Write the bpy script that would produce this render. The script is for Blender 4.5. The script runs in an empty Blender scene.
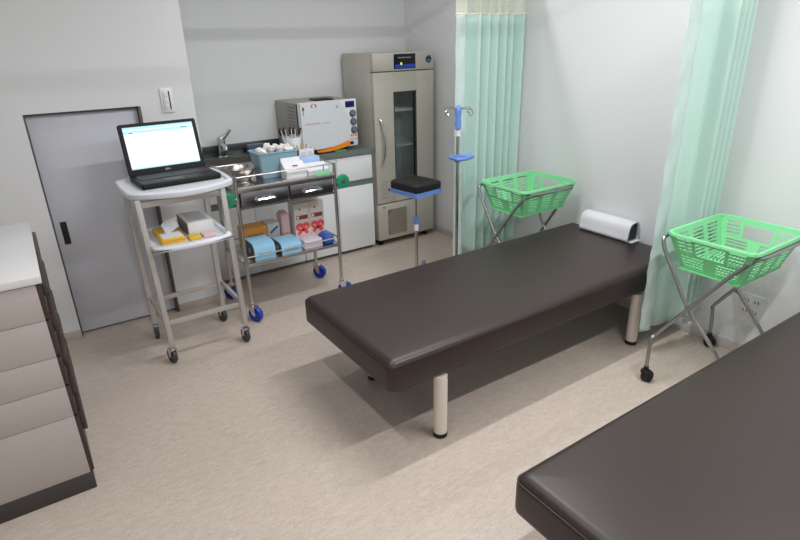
import bpy, bmesh, math, random
from mathutils import Matrix, Vector, noise
random.seed(7)
SC = bpy.context.scene
COL = SC.collection
PI = math.pi

# ------------------------------------------------------------------ materials
def lin(c):
    c /= 255.0
    return c / 12.92 if c <= 0.04045 else ((c + 0.055) / 1.055) ** 2.4

def rgb(r, g, b):
    return (lin(r), lin(g), lin(b), 1.0)

MATS = {}
def mat(name, col, rough=0.5, metal=0.0, var=0.04, scale=30.0, bump=0.0, spec=0.5, emit=None, alpha=1.0,
        trans=0.0, coat=0.0, aniso=None, sheen=0.0, translucent=0.0):
    if name in MATS:
        return MATS[name]
    m = bpy.data.materials.new(name)
    m.use_nodes = True
    nt = m.node_tree
    b = nt.nodes['Principled BSDF']
    tc = nt.nodes.new('ShaderNodeTexCoord')
    nz = nt.nodes.new('ShaderNodeTexNoise')
    nz.inputs['Scale'].default_value = scale
    nz.inputs['Detail'].default_value = 4
    if aniso:
        mp = nt.nodes.new('ShaderNodeMapping')
        mp.inputs['Scale'].default_value = aniso
        nt.links.new(tc.outputs['Object'], mp.inputs['Vector'])
        nt.links.new(mp.outputs['Vector'], nz.inputs['Vector'])
    else:
        nt.links.new(tc.outputs['Object'], nz.inputs['Vector'])
    mx = nt.nodes.new('ShaderNodeMix')
    mx.data_type = 'RGBA'
    c = rgb(*col)
    mx.inputs['A'].default_value = tuple(max(0, v * (1 - var)) for v in c[:3]) + (1,)
    mx.inputs['B'].default_value = tuple(min(1, v * (1 + var)) for v in c[:3]) + (1,)
    nt.links.new(nz.outputs['Fac'], mx.inputs['Factor'])
    nt.links.new(mx.outputs['Result'], b.inputs['Base Color'])
    b.inputs['Roughness'].default_value = rough
    b.inputs['Metallic'].default_value = metal
    b.inputs['Specular IOR Level'].default_value = spec
    b.inputs['Alpha'].default_value = alpha
    b.inputs['Transmission Weight'].default_value = trans
    b.inputs['Coat Weight'].default_value = coat
    b.inputs['Sheen Weight'].default_value = sheen
    if bump:
        bp = nt.nodes.new('ShaderNodeBump')
        bp.inputs['Strength'].default_value = bump
        bp.inputs['Distance'].default_value = 0.002
        nt.links.new(nz.outputs['Fac'], bp.inputs['Height'])
        nt.links.new(bp.outputs['Normal'], b.inputs['Normal'])
    if emit:
        b.inputs['Emission Color'].default_value = rgb(*emit[0])
        b.inputs['Emission Strength'].default_value = emit[1]
    if translucent:
        tr = nt.nodes.new('ShaderNodeBsdfTranslucent')
        nt.links.new(mx.outputs['Result'], tr.inputs['Color'])
        ms = nt.nodes.new('ShaderNodeMixShader')
        ms.inputs[0].default_value = translucent
        out = nt.nodes['Material Output']
        nt.links.new(b.outputs[0], ms.inputs[1])
        nt.links.new(tr.outputs[0], ms.inputs[2])
        nt.links.new(ms.outputs[0], out.inputs['Surface'])
    MATS[name] = m
    return m

def floor_mat():
    m = bpy.data.materials.new('vinyl_floor')
    m.use_nodes = True
    nt = m.node_tree
    b = nt.nodes['Principled BSDF']
    tc = nt.nodes.new('ShaderNodeTexCoord')
    def noise(scale, det, vec=(1, 1, 1), dist=0.0):
        mp = nt.nodes.new('ShaderNodeMapping')
        mp.inputs['Scale'].default_value = vec
        nt.links.new(tc.outputs['Object'], mp.inputs['Vector'])
        n = nt.nodes.new('ShaderNodeTexNoise')
        n.inputs['Scale'].default_value = scale
        n.inputs['Detail'].default_value = det
        n.inputs['Distortion'].default_value = dist
        nt.links.new(mp.outputs['Vector'], n.inputs['Vector'])
        return n
    n1 = noise(34, 6, vec=(0.6, 1.6, 1), dist=1.2)
    n2 = noise(150, 5, dist=0.3)
    ad = nt.nodes.new('ShaderNodeMath')
    ad.operation = 'MULTIPLY_ADD'
    ad.inputs[1].default_value = 0.45
    nt.links.new(n1.outputs['Fac'], ad.inputs[0])
    ml = nt.nodes.new('ShaderNodeMath')
    ml.operation = 'MULTIPLY'
    ml.inputs[1].default_value = 0.55
    nt.links.new(n2.outputs['Fac'], ml.inputs[0])
    nt.links.new(ml.outputs[0], ad.inputs[2])
    cr = nt.nodes.new('ShaderNodeValToRGB')
    e = cr.color_ramp.elements
    e[0].position = 0.33
    e[0].color = rgb(176, 161, 149)
    e[1].position = 0.66
    e[1].color = rgb(204, 191, 181)
    x = cr.color_ramp.elements.new(0.5)
    x.color = rgb(191, 177, 166)
    nt.links.new(ad.outputs[0], cr.inputs[0])
    nt.links.new(cr.outputs[0], b.inputs['Base Color'])
    b.inputs['Roughness'].default_value = 0.38
    b.inputs['Specular IOR Level'].default_value = 0.35
    return m

def glass_mat():
    m = bpy.data.materials.new('window_glass')
    m.use_nodes = True
    nt = m.node_tree
    nt.nodes.remove(nt.nodes['Principled BSDF'])
    tr = nt.nodes.new('ShaderNodeBsdfTransparent')
    tr.inputs[0].default_value = (0.92, 0.95, 0.95, 1)
    gl = nt.nodes.new('ShaderNodeBsdfGlossy')
    gl.inputs['Roughness'].default_value = 0.04
    fr_ = nt.nodes.new('ShaderNodeFresnel')
    fr_.inputs[0].default_value = 1.45
    mx = nt.nodes.new('ShaderNodeMixShader')
    nt.links.new(fr_.outputs[0], mx.inputs[0])
    nt.links.new(tr.outputs[0], mx.inputs[1])
    nt.links.new(gl.outputs[0], mx.inputs[2])
    nt.links.new(mx.outputs[0], nt.nodes['Material Output'].inputs['Surface'])
    return m

M = dict(
    floor=floor_mat(),
    ceiling=mat('ceiling_white', (235, 235, 232), 0.9, var=0.01),
    wall=mat('wall_paper_white', (225, 226, 228), 0.85, var=0.015, scale=220, bump=0.15),
    trim=mat('trim_beige', (190, 179, 168), 0.55),
    door=mat('door_grey', (204, 206, 215), 0.42, var=0.02),
    doorframe=mat('door_edge_dark', (84, 80, 80), 0.5),
    jamb=mat('door_jamb_brown', (96, 86, 80), 0.5),
    darkmetal=mat('dark_metal', (52, 47, 44), 0.45, metal=0.4),
    leather=mat('brown_leather', (52, 41, 39), 0.39, var=0.08, scale=260, bump=0.10, spec=0.45),
    enamel=mat('cream_enamel', (226, 214, 204), 0.35, var=0.02),
    black=mat('black_rubber', (20, 19, 20), 0.55),
    blackpl=mat('black_plastic', (13, 14, 17), 0.5, spec=0.3),
    steel=mat('stainless_steel', (196, 192, 188), 0.26, metal=1.0, var=0.05, scale=12, aniso=(1, 1, 14)),
    chrome=mat('chrome', (215, 215, 215), 0.12, metal=1.0, var=0.01),
    alu=mat('aluminium_grey', (200, 197, 194), 0.42, metal=0.6, var=0.03),
    greytube=mat('grey_tube', (156, 154, 153), 0.32, metal=0.75, var=0.03),
    traygrey=mat('pale_grey_plastic', (220, 223, 231), 0.38, var=0.02),
    mint=mat('mint_cloth', (219, 241, 235), 0.8, var=0.02, scale=90, translucent=0.3, spec=0.2),
    hem=mat('satin_mint_hem', (214, 232, 230), 0.42, var=0.06, scale=14, translucent=0.15, aniso=(1, 1, 4), bump=0.6),
    net=mat('cream_net', (240, 242, 226), 0.8),
    basket=mat('green_plastic', (146, 230, 170), 0.38, var=0.02, translucent=0.18),
    fridge=mat('warm_grey_paint', (184, 180, 170), 0.4, var=0.02),
    fridgein=mat('cabinet_interior', (226, 236, 234), 0.5),
    screen=mat('dark_display', (14, 16, 26), 0.2),
    gasket=mat('dark_gasket', (60, 60, 58), 0.5),
    glass=glass_mat(),
    grille=mat('grille_dark', (78, 74, 66), 0.55),
    white=mat('white_plastic', (228, 229, 232), 0.38, var=0.01),
    whitepaint=mat('white_laminate', (236, 238, 242), 0.35, var=0.01),
    autogrey=mat('autoclave_grey', (160, 158, 152), 0.5, var=0.02),
    autodoor=mat('autoclave_door_white', (218, 222, 228), 0.3, var=0.01),
    orange=mat('orange_plastic', (244, 140, 34), 0.4),
    navy=mat('navy_display', (22, 28, 96), 0.25),
    knob=mat('slate_knob', (70, 82, 94), 0.4),
    knoblite=mat('knob_marks', (150, 162, 172), 0.4),
    red=mat('red_print', (205, 52, 50), 0.5),
    redsoft=mat('pink_red_print', (226, 84, 84), 0.5),
    pinktxt=mat('pale_red_print', (218, 165, 165), 0.5),
    greytxt=mat('grey_print', (150, 152, 156), 0.5),
    paper=mat('white_paper', (226, 226, 232), 0.7, var=0.02, scale=18),
    cotton=mat('cotton_white', (236, 232, 228), 0.9, var=0.04, bump=0.4),
    blueplastic=mat('blue_plastic', (104, 142, 214), 0.4),
    padblack=mat('black_vinyl', (22, 22, 22), 0.5, bump=0.2, scale=120),
    bin=mat('grey_blue_plastic', (140, 172, 190), 0.42),
    clear=mat('clear_plastic', (232, 236, 238), 0.25, var=0.02),
    clearpink=mat('pink_pack', (222, 190, 188), 0.4, var=0.1, scale=40),
    ltblue=mat('light_blue_card', (150, 202, 232), 0.5),
    ltblue2=mat('pale_blue_card', (168, 192, 232), 0.5),
    yellow=mat('yellow_card', (226, 186, 52), 0.5, var=0.12, scale=40),
    orangecard=mat('orange_card', (216, 150, 62), 0.55),
    darkgrey=mat('dark_grey_card', (74, 76, 80), 0.55),
    greycard=mat('grey_card', (128, 122, 112), 0.6),
    cardgrey=mat('pale_card', (206, 204, 200), 0.55),
    bluebag=mat('deep_blue_film', (58, 96, 182), 0.35, var=0.2, scale=30),
    pinkwhite=mat('pinkish_film', (222, 214, 226), 0.35, var=0.06, scale=60),
    brown=mat('dark_brown_tip', (66, 34, 30), 0.5),
    wood=mat('pale_wood', (196, 168, 132), 0.6),
    greenhub=mat('green_rubber', (22, 142, 96), 0.45),
    wheelblue=mat('blue_wheel', (28, 62, 172), 0.4),
    hubgreen=mat('grey_green_hub', (78, 112, 106), 0.45),
    tyregrey=mat('grey_rubber', (58, 60, 64), 0.55),
    minttag=mat('mint_tag', (146, 214, 162), 0.5),
    greenpack=mat('green_pack', (68, 158, 92), 0.5),
    laminate=mat('pale_ash_laminate', (178, 168, 165), 0.5, var=0.08, scale=14, aniso=(1, 1, 12)),
    lamtop=mat('white_worktop', (214, 213, 214), 0.35, var=0.01),
    darkwood=mat('dark_drawer_wood', (58, 48, 44), 0.4, var=0.45, scale=22, aniso=(1, 1, 5)),
    toekick=mat('charcoal_plinth', (62, 57, 57), 0.55),
    slategap=mat('grey_green_rail', (122, 136, 132), 0.35, metal=0.3),
    backdark=mat('dark_steel', (78, 80, 84), 0.3, metal=0.7),
    lcd=mat('laptop_screen', (10, 10, 10), 0.3, emit=((240, 250, 252), 1.25)),
    lcdcyan=mat('laptop_screen_cyan', (10, 10, 10), 0.3, emit=((186, 238, 246), 1.05)),
    lcdmark=mat('laptop_screen_marks', (10, 10, 10), 0.3, emit=((222, 243, 247), 1.05)),
    lcddark=mat('laptop_screen_words', (10, 10, 10), 0.3, emit=((44, 104, 150), 1.0)),
    ledgreen=mat('green_lamp', (60, 90, 20), 0.3, emit=((190, 235, 70), 1.0)),
    ledblue=mat('blue_display_band', (20, 40, 120), 0.3, emit=((30, 60, 150), 0.5)),
    keys=mat('key_caps', (58, 61, 66), 0.5),
    dispenser=mat('smoky_blue_plastic', (64, 82, 104), 0.2, var=0.2),
)

# ------------------------------------------------------------------ mesh builder
ORG = {}

class MB:
    def __init__(self):
        self.bm = bmesh.new()
        self.X = Matrix.Identity(4)

    def _merge(self, t, mi=0):
        for f in t.faces:
            f.material_index = mi
        bmesh.ops.transform(t, matrix=self.X, verts=t.verts)
        me = bpy.data.meshes.new('tmp')
        t.to_mesh(me)
        t.free()
        self.bm.from_mesh(me)
        bpy.data.meshes.remove(me)
        return self

    def box(self, x0, x1, y0, y1, z0, z1, bev=0.0, seg=2, mi=0):
        t = bmesh.new()
        bmesh.ops.create_cube(t, size=1)
        for v in t.verts:
            v.co = Vector(((x0 + x1) / 2 + v.co.x * (x1 - x0), (y0 + y1) / 2 + v.co.y * (y1 - y0), (z0 + z1) / 2 + v.co.z * (z1 - z0)))
        if bev:
            bmesh.ops.bevel(t, geom=list(t.edges), offset=bev, segments=seg, affect='EDGES', profile=0.5)
        return self._merge(t, mi)

    def obox(self, p, q, w, h, bev=0.0, mi=0, up=(0, 0, 1)):
        """bar of section w x h from p to q"""
        p, q = Vector(p), Vector(q)
        d = (q - p)
        L = d.length
        z = d.normalized()
        u = Vector(up)
        if abs(z.dot(u)) > 0.98:
            u = Vector((0, 1, 0))
        x = u.cross(z).normalized()
        y = z.cross(x)
        t = bmesh.new()
        bmesh.ops.create_cube(t, size=1)
        if bev:
            for v in t.verts:
                v.co = Vector((v.co.x * w, v.co.y * h, v.co.z * L))
            bmesh.ops.bevel(t, geom=list(t.edges), offset=bev, segments=2, affect='EDGES', profile=0.5)
        else:
            for v in t.verts:
                v.co = Vector((v.co.x * w, v.co.y * h, v.co.z * L))
        c = (p + q) / 2
        for v in t.verts:
            v.co = c + x * v.co.x + y * v.co.y + z * v.co.z
        return self._merge(t, mi)

    def ring(self, pts, close=True):
        pass

    def loft(self, loops, caps=True, mi=0, closed=False):
        t = bmesh.new()
        L = [[t.verts.new(p) for p in lp] for lp in loops]
        n = len(L[0])
        rng = len(L) if closed else len(L) - 1
        for i in range(rng):
            a, b = L[i], L[(i + 1) % len(L)]
            for j in range(n):
                t.faces.new((a[j], a[(j + 1) % n], b[(j + 1) % n], b[j]))
        if caps and not closed:
            t.faces.new(list(reversed(L[0])))
            t.faces.new(L[-1])
        bmesh.ops.recalc_face_normals(t, faces=t.faces)
        return self._merge(t, mi)

    def cyl(self, p, q, r, r2=None, n=16, mi=0):
        return self.tube([p, q], r, n, mi=mi, rad=[r, r if r2 is None else r2])

    def tube(self, pts, r, n=10, mi=0, closed=False, rad=None):
        P = [Vector(p) for p in pts]
        loops = []
        m = len(P)
        prev = None
        for i in range(m):
            if closed:
                d = (P[(i + 1) % m] - P[i - 1]).normalized()
            elif i == 0:
                d = (P[1] - P[0]).normalized()
            elif i == m - 1:
                d = (P[-1] - P[-2]).normalized()
            else:
                d = ((P[i + 1] - P[i]).normalized() + (P[i] - P[i - 1]).normalized()).normalized()
            if prev is None:
                u = Vector((0, 0, 1)) if abs(d.z) < 0.9 else Vector((1, 0, 0))
                a = d.cross(u).normalized()
            else:
                a = (prev - d * prev.dot(d)).normalized()
            prev = a
            b = d.cross(a)
            rr = rad[i] if rad else r
            loops.append([P[i] + (a * math.cos(2 * PI * k / n) + b * math.sin(2 * PI * k / n)) * rr for k in range(n)])
        return self.loft(loops, mi=mi, closed=closed)

    def lathe(self, prof, c, axis='Z', n=24, mi=0):
        loops = []
        for (r, h) in prof:
            lp = []
            for k in range(n):
                a = 2 * PI * k / n
                u, v = max(r, 1e-5) * math.cos(a), max(r, 1e-5) * math.sin(a)
                o = {'Z': (u, v, h), 'Y': (u, h, v), 'X': (h, u, v)}[axis]
                lp.append(Vector(c) + Vector(o))
            loops.append(lp)
        return self.loft(loops, mi=mi)

    def prism(self, poly, axis, a, b, mi=0):
        """poly: 2D points in the two other axes (X: y,z; Y: x,z; Z: x,y)"""
        def P(u, v, h):
            return {'X': (h, u, v), 'Y': (u, h, v), 'Z': (u, v, h)}[axis]
        return self.loft([[P(u, v, a) for u, v in poly], [P(u, v, b) for u, v in poly]], mi=mi)

    def slab(self, x0, x1, y0, y1, prof, r, mi=0, n=6):
        """rounded rectangle outline lofted through prof = [(inset, z)]"""
        return self.loft([[(x, y, z) for x, y in rrect(x0 + i, x1 - i, y0 + i, y1 - i, max(r - i * 0.6, 0.002), n)] for i, z in prof], mi=mi)

    def ico(self, c, r, sub=2, sx=1, sy=1, sz=1, mi=0, jit=0.0):
        t = bmesh.new()
        bmesh.ops.create_icosphere(t, subdivisions=sub, radius=r)
        for v in t.verts:
            j = 1 + random.uniform(-jit, jit)
            v.co = Vector(c) + Vector((v.co.x * sx * j, v.co.y * sy * j, v.co.z * sz * j))
        return self._merge(t, mi)

    def torus(self, c, R, r, axis='Z', n=24, m=8, mi=0):
        pts = []
        for k in range(n):
            a = 2 * PI * k / n
            u, v = R * math.cos(a), R * math.sin(a)
            pts.append(Vector(c) + Vector({'Z': (u, v, 0), 'Y': (u, 0, v), 'X': (0, u, v)}[axis]))
        return self.tube(pts, r, m, mi=mi, closed=True)

    def build(self, name, mats, parent=None, angle=35):
        o_ = ORG.get(parent.name, Vector((0, 0, 0))) if parent else None
        if parent is None:
            # origin at the base centre of the mesh
            xs = [v.co for v in self.bm.verts]
            o_ = Vector(((min(v.x for v in xs) + max(v.x for v in xs)) / 2, (min(v.y for v in xs) + max(v.y for v in xs)) / 2, min(v.z for v in xs)))
        bmesh.ops.translate(self.bm, vec=-o_, verts=self.bm.verts)
        me = bpy.data.meshes.new(name)
        self.bm.to_mesh(me)
        self.bm.free()
        if not isinstance(mats, (list, tuple)):
            mats = [mats]
        for m in mats:
            me.materials.append(m)
        me.polygons.foreach_set('use_smooth', [True] * len(me.polygons))
        me.set_sharp_from_angle(angle=math.radians(angle))
        o = bpy.data.objects.new(name, me)
        COL.objects.link(o)
        if parent:
            o.parent = parent
        else:
            o.location = o_
        ORG[o.name] = o_
        return o

def rrect(x0, x1, y0, y1, r, n=6):
    r = min(r, (x1 - x0) / 2 - 1e-4, (y1 - y0) / 2 - 1e-4)
    out = []
    for cx, cy, a0 in ((x1 - r, y1 - r, 0), (x0 + r, y1 - r, PI / 2), (x0 + r, y0 + r, PI), (x1 - r, y0 + r, 1.5 * PI)):
        for k in range(n + 1):
            a = a0 + PI / 2 * k / n
            out.append((cx + r * math.cos(a), cy + r * math.sin(a)))
    return out

def smooth(pts, k=6, closed=False):
    """Catmull-Rom through pts"""
    P = [Vector(p) for p in pts]
    out = []
    m = len(P)
    for i in range(m if closed else m - 1):
        p0 = P[i - 1] if (i > 0 or closed) else P[0]
        p1, p2 = P[i], P[(i + 1) % m]
        p3 = P[(i + 2) % m] if (i + 2 < m or closed) else P[-1]
        for s in range(k):
            t = s / k
            out.append(0.5 * ((2 * p1) + (p2 - p0) * t + (2 * p0 - 5 * p1 + 4 * p2 - p3) * t * t + (3 * p1 - p0 - 3 * p2 + p3) * t ** 3))
    if not closed:
        out.append(P[-1])
    return out

def thing(name, loc, label, cat, group=None):
    o = bpy.data.objects.new(name, None)
    COL.objects.link(o)
    o.location = loc
    o.empty_display_size = 0.05
    ORG[o.name] = Vector(loc)
    return tag(o, label, cat, group)

def tag(o, label, cat, group=None):
    o['label'] = label
    o['category'] = cat
    if group:
        o['group'] = group
    return o

def struct(o):
    o['kind'] = 'structure'
    return o

def copy_tree(o, parent=None):
    c = o.copy()
    COL.objects.link(c)
    c.parent = parent
    for ch in list(o.children):
        copy_tree(ch, c)
    return c

def box(name, mats, parent, *a, **k):
    return MB().box(*a, **k).build(name, mats, parent)

# ------------------------------------------------------------------ the room
XR, YB, YP, ZC = 3.04, 4.42, 3.65, 2.5
struct(box('floor', M['floor'], None, -1.8, XR + 0.1, -2.7, YB + 0.1, -0.06, 0))
struct(box('ceiling', M['ceiling'], None, -1.8, XR + 0.1, -2.7, YB + 0.1, ZC, ZC + 0.06))
struct(box('wall_back', M['wall'], None, 0.94, XR + 0.1, YB, YB + 0.1, 0, ZC))
struct(box('wall_right', M['wall'], None, XR, XR + 0.1, -2.6, YB, 0, ZC))
struct(box('wall_left', M['wall'], None, -1.8, -1.7, -2.6, YP, 0, ZC))
struct(box('wall_front', M['wall'], None, -1.8, XR + 0.1, -2.7, -2.6, 0, ZC))
w = MB()
w.box(-1.8, 0.044, YP, YP + 0.1, 0, ZC).box(0.631, 0.94, YP, YP + 0.1, 0, ZC).box(0.044, 0.631, YP, YP + 0.1, 1.334, ZC)
w.box(0.84, 0.94, YP + 0.1, YB + 0.1, 0, ZC).box(0.0, 0.7, YP + 0.09, YP + 0.12, 0, 1.4)
struct(w.build('wall_partition', M['wall']))
struct(MB().box(-1.7, 0.044, YP - 0.008, YP, 0, 0.055, bev=0.002).box(0.631, 0.944, YP - 0.008, YP, 0, 0.055, bev=0.002).build('baseboard_partition', M['trim']))
struct(box('baseboard_right', mat('trim_pale', (206, 201, 196), 0.55), None, XR - 0.009, XR, -2.6, YB, 0, 0.06, bev=0.002))
# low grey door set back in the partition
t = MB().box(0.044, 0.052, YP + 0.001, YP + 0.06, 0, 1.334).box(0.052, 0.625, YP + 0.02, YP + 0.06, 1.322, 1.334)
struct(t.build('trim_1', M['doorframe']))
struct(MB().box(0.617, 0.631, YP + 0.002, YP + 0.06, 0, 1.334, bev=0.001).build('trim_2', M['jamb']))
d = struct(MB().box(0.053, 0.616, YP + 0.045, YP + 0.07, 0.012, 1.322, bev=0.002).build('door_1', M['door']))
h = MB().box(0.083, 0.117, YP + 0.042, YP + 0.05, 0.584, 0.722, bev=0.003)
h.box(0.089, 0.111, YP + 0.0405, YP + 0.046, 0.592, 0.714, mi=1)
h.build('recessed_handle', [M['darkmetal'], M['black']], d)

# curtain rails on the ceiling (above the frame, they carry the curtains)
for i, y in enumerate((2.965, 1.475)):
    r = MB().cyl((0.75, y, 2.16), (XR, y, 2.16), 0.018, n=12)
    for x in (0.78, 1.9, 2.98):
        r.cyl((x, y, 2.16), (x, y, ZC), 0.006, n=8)
    struct(r.build('trim_%d' % (i + 3), M['alu']))

# wall switch and outlet
s = thing('light_switch', (0.783, YP, 1.355), 'white wall switch plate with black slot, above the laptop', 'light switch')
MB().box(0.748, 0.818, YP - 0.009, YP, 1.285, 1.425, bev=0.004).build('wall_plate', M['white'], s)
b = MB()
for z in (1.305, 1.34, 1.375):
    b.box(0.770, 0.790, YP - 0.013, YP - 0.008, z, z + 0.031, bev=0.002)
b.build('rocker_buttons', M['white'], s)
MB().box(0.794, 0.801, YP - 0.0105, YP - 0.008, 1.304, 1.408).build('slot', M['black'], s)
MB().box(0.760, 0.763, YP - 0.0105, YP - 0.008, 1.304, 1.408).build('groove', M['greytxt'], s)
s = thing('wall_outlet', (XR, 1.196, 0.29), 'white wall socket plate low behind the right basket stand', 'outlet')
MB().box(XR - 0.01, XR, 1.137, 1.255, 0.232, 0.36, bev=0.004).build('wall_plate', M['white'], s)
for y in (1.172, 1.222):
    for z in (0.262, 0.322):
        b = MB()
        b.box(XR - 0.0105, XR - 0.009, y - 0.017, y + 0.017, z - 0.02, z + 0.02, bev=0.0006)
        for dy in (-0.008, 0.008):
            b.box(XR - 0.0115, XR - 0.009, y + dy - 0.002, y + dy + 0.002, z - 0.009, z + 0.009, mi=1)
        b.build('socket', [M['white'], M['darkgrey']], s)

# ------------------------------------------------------------------ treatment beds
def make_bed(x0, x1, y0, y1, label):
    r = thing('treatment_bed', ((x0 + x1) / 2, (y0 + y1) / 2, 0), label, 'bed', 'brown treatment beds')
    prof = [(0.020, 0.330), (0.008, 0.333), (0.002, 0.340), (0.0, 0.352), (0.0, 0.435)]
    R = 0.040
    for k in range(1, 9):
        a = PI / 2 * k / 8
        prof.append((R * (1 - math.cos(a)), 0.435 + R * math.sin(a)))
    prof += [(0.12, 0.4775), (0.25, 0.479)]
    m = MB().slab(x0, x1, y0, y1, prof, 0.032).build('mattress', M['leather'], r, angle=60)
    MB().tube([(x, y, 0.4505) for x, y in rrect(x0 + 0.002, x1 - 0.002, y0 + 0.002, y1 - 0.002, 0.032)], 0.0022, 6, closed=True).build('piping', M['leather'], m)
    MB().box(x0 + 0.06, x1 - 0.06, y0 + 0.035, y1 - 0.035, 0.305, 0.331, bev=0.003).build('frame', M['darkmetal'], r)
    for lx in (x0 + 0.268, x1 - 0.372):
        for ly in (y0 + 0.022, y1 - 0.215):
            l = MB().cyl((lx, ly, 0.022), (lx, ly, 0.318), 0.031, n=24).build('leg', M['enamel'], r)
            MB().lathe([(0.026, 0), (0.032, 0.003), (0.032, 0.02), (0.031, 0.024), (0.028, 0.024)], (lx, ly, 0)).build('foot_cap', M['black'], l)
    return r

bed = make_bed(1.0, XR - 0.01, 1.60, 2.41, 'dark brown treatment bed in mid room with the white covered pillow on it')
b2 = copy_tree(bed)
b2.location += Vector((-0.03, -1.512, 0))
b2['label'] = 'dark brown treatment bed nearest the camera, cut off by the lower right corner'

# covered pillow lying across the head of the middle bed
pl = thing('headrest_pillow', (2.965, 2.085, 0.479), 'white paper covered headrest pillow with open dark end, on the middle bed', 'pillow')
sec = [(2.919, 0.481), (2.915, 0.525), (2.926, 0.574), (2.955, 0.595), (3.0, 0.596), (3.018, 0.58), (3.022, 0.54), (3.02, 0.481)]
core = [(2.926, 0.487), (2.922, 0.525), (2.932, 0.569), (2.958, 0.588), (2.997, 0.589), (3.012, 0.575), (3.015, 0.54), (3.013, 0.487)]
MB().prism([(x, z) for x, z in core], 'Y', 1.910, 2.250).build('cushion', M['padblack'], pl)
c = MB()
def shell(sec_a, sec_b, y0, y1):
    c.loft([[(x, y0, z) for x, z in sec_a], [(x, y1, z) for x, z in sec_a], [(x, y1, z) for x, z in sec_b], [(x, y0, z) for x, z in sec_b]], closed=True)
secS = [tuple(v) for v in smooth([(x, z, 0) for x, z in sec], 4, True)]
corS = [tuple(v) for v in smooth([(x, z, 0) for x, z in core], 4, True)]
shell([(v[0], v[1]) for v in secS], [(v[0], v[1]) for v in corS], 1.898, 2.258)
c.box(2.93, 3.024, 1.876, 1.905, 0.4795, 0.482, bev=0.001)
c.build('paper_cover', M['paper'], pl, angle=50)

# ------------------------------------------------------------------ curtains
def curtain(name, label, path, z0, zm, hem_to, strip_wrinkle=0.004):
    """path: list of (x, y) for the pleated cloth; the first hem_to points carry the satin edge"""
    x_ = sum(p[0] for p in path) / len(path)
    y_ = sum(p[1] for p in path) / len(path)
    r = thing('privacy_curtain', (x_, y_, z0), label, 'curtain', 'mint privacy curtains')
    P = [Vector((x, y, 0)) for x, y in path]
    S = smooth(P, 7)
    cut = hem_to * 7
    def sheet(pts, za, zb, nz, nm, mt, wr, th=0.0016):
        bm = bmesh.new()
        rows = []
        for j in range(nz + 1):
            f = j / nz
            z = za + (zb - za) * f
            row = []
            for i, p in enumerate(pts):
                sway = 0.006 * math.sin(3.1 * z + i * 0.35) * (1 - f)
                q = wr * math.sin(41 * z + i * 1.7) * math.sin(17 * z + 2.0 * i)
                row.append(bm.verts.new((p.x + sway * 0.5, p.y + sway + q, z)))
            rows.append(row)
        for j in range(nz):
            for i in range(len(pts) - 1):
                bm.faces.new((rows[j][i], rows[j][i + 1], rows[j + 1][i + 1], rows[j + 1][i]))
        bmesh.ops.translate(bm, vec=-ORG[r.name], verts=bm.verts)
        me = bpy.data.meshes.new(nm)
        bm.to_mesh(me)
        bm.free()
        me.materials.append(mt)
        me.polygons.foreach_set('use_smooth', [True] * len(me.polygons))
        o = bpy.data.objects.new(nm, me)
        COL.objects.link(o)
        o.parent = r
        ORG[o.name] = ORG[r.name]
        if th:
            so = o.modifiers.new('thickness', 'SOLIDIFY')
            so.thickness = th
            so.offset = 0
        return o
    sheet(S[:cut + 1], z0, zm, 90, 'edge_hem', M['hem'], strip_wrinkle)
    sheet(S[cut:], z0, zm, 24, 'cloth_panel', M['mint'], 0.0)
    nt = sheet(S, zm, 2.13, 40, 'net_header', M['net'], 0.0, th=0)
    wf = nt.modifiers.new('net', 'WIREFRAME')
    wf.thickness = 0.0035
    wf.use_even_offset = False
    MB().tube([p + Vector((0, 0, zm)) for p in S], 0.005, 6).build('net_seam', M['net'], r)
    for i in range(3, len(S), 10):
        MB().torus((S[i].x, S[i].y, 2.135), 0.012, 0.0015, 'X', 12, 5).build('rail_hook', M['alu'], r)
    return r

path1 = [(2.445, 2.985), (2.466, 2.955), (2.498, 2.95), (2.525, 2.98)]
for i in range(12):
    path1.append((2.555 + i * 0.038, 2.96 + (0.046 if i % 2 == 0 else -0.046) * (1.0 if i not in (4, 9) else 0.6)))
path1.append((3.012, 2.96))
curtain('c1', 'mint green curtain with net top bunched behind the drip stand', path1, 0.17, 1.795, 3, 0.005)
path2 = [(2.582, 1.535), (2.605, 1.522), (2.655, 1.522), (2.68, 1.534), (2.715, 1.530), (2.765, 1.524), (2.800, 1.516), (2.828, 1.522)]
for i in range(8):
    path2.append((2.832 + i * 0.0235, 1.478 + (-0.04 if i % 2 == 0 else 0.032)))
path2.append((3.022, 1.465))
curtain('c2', 'mint green curtain hanging between the two beds, with shiny left edge', path2, 0.135, 1.80, 3, 0.0045)

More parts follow.
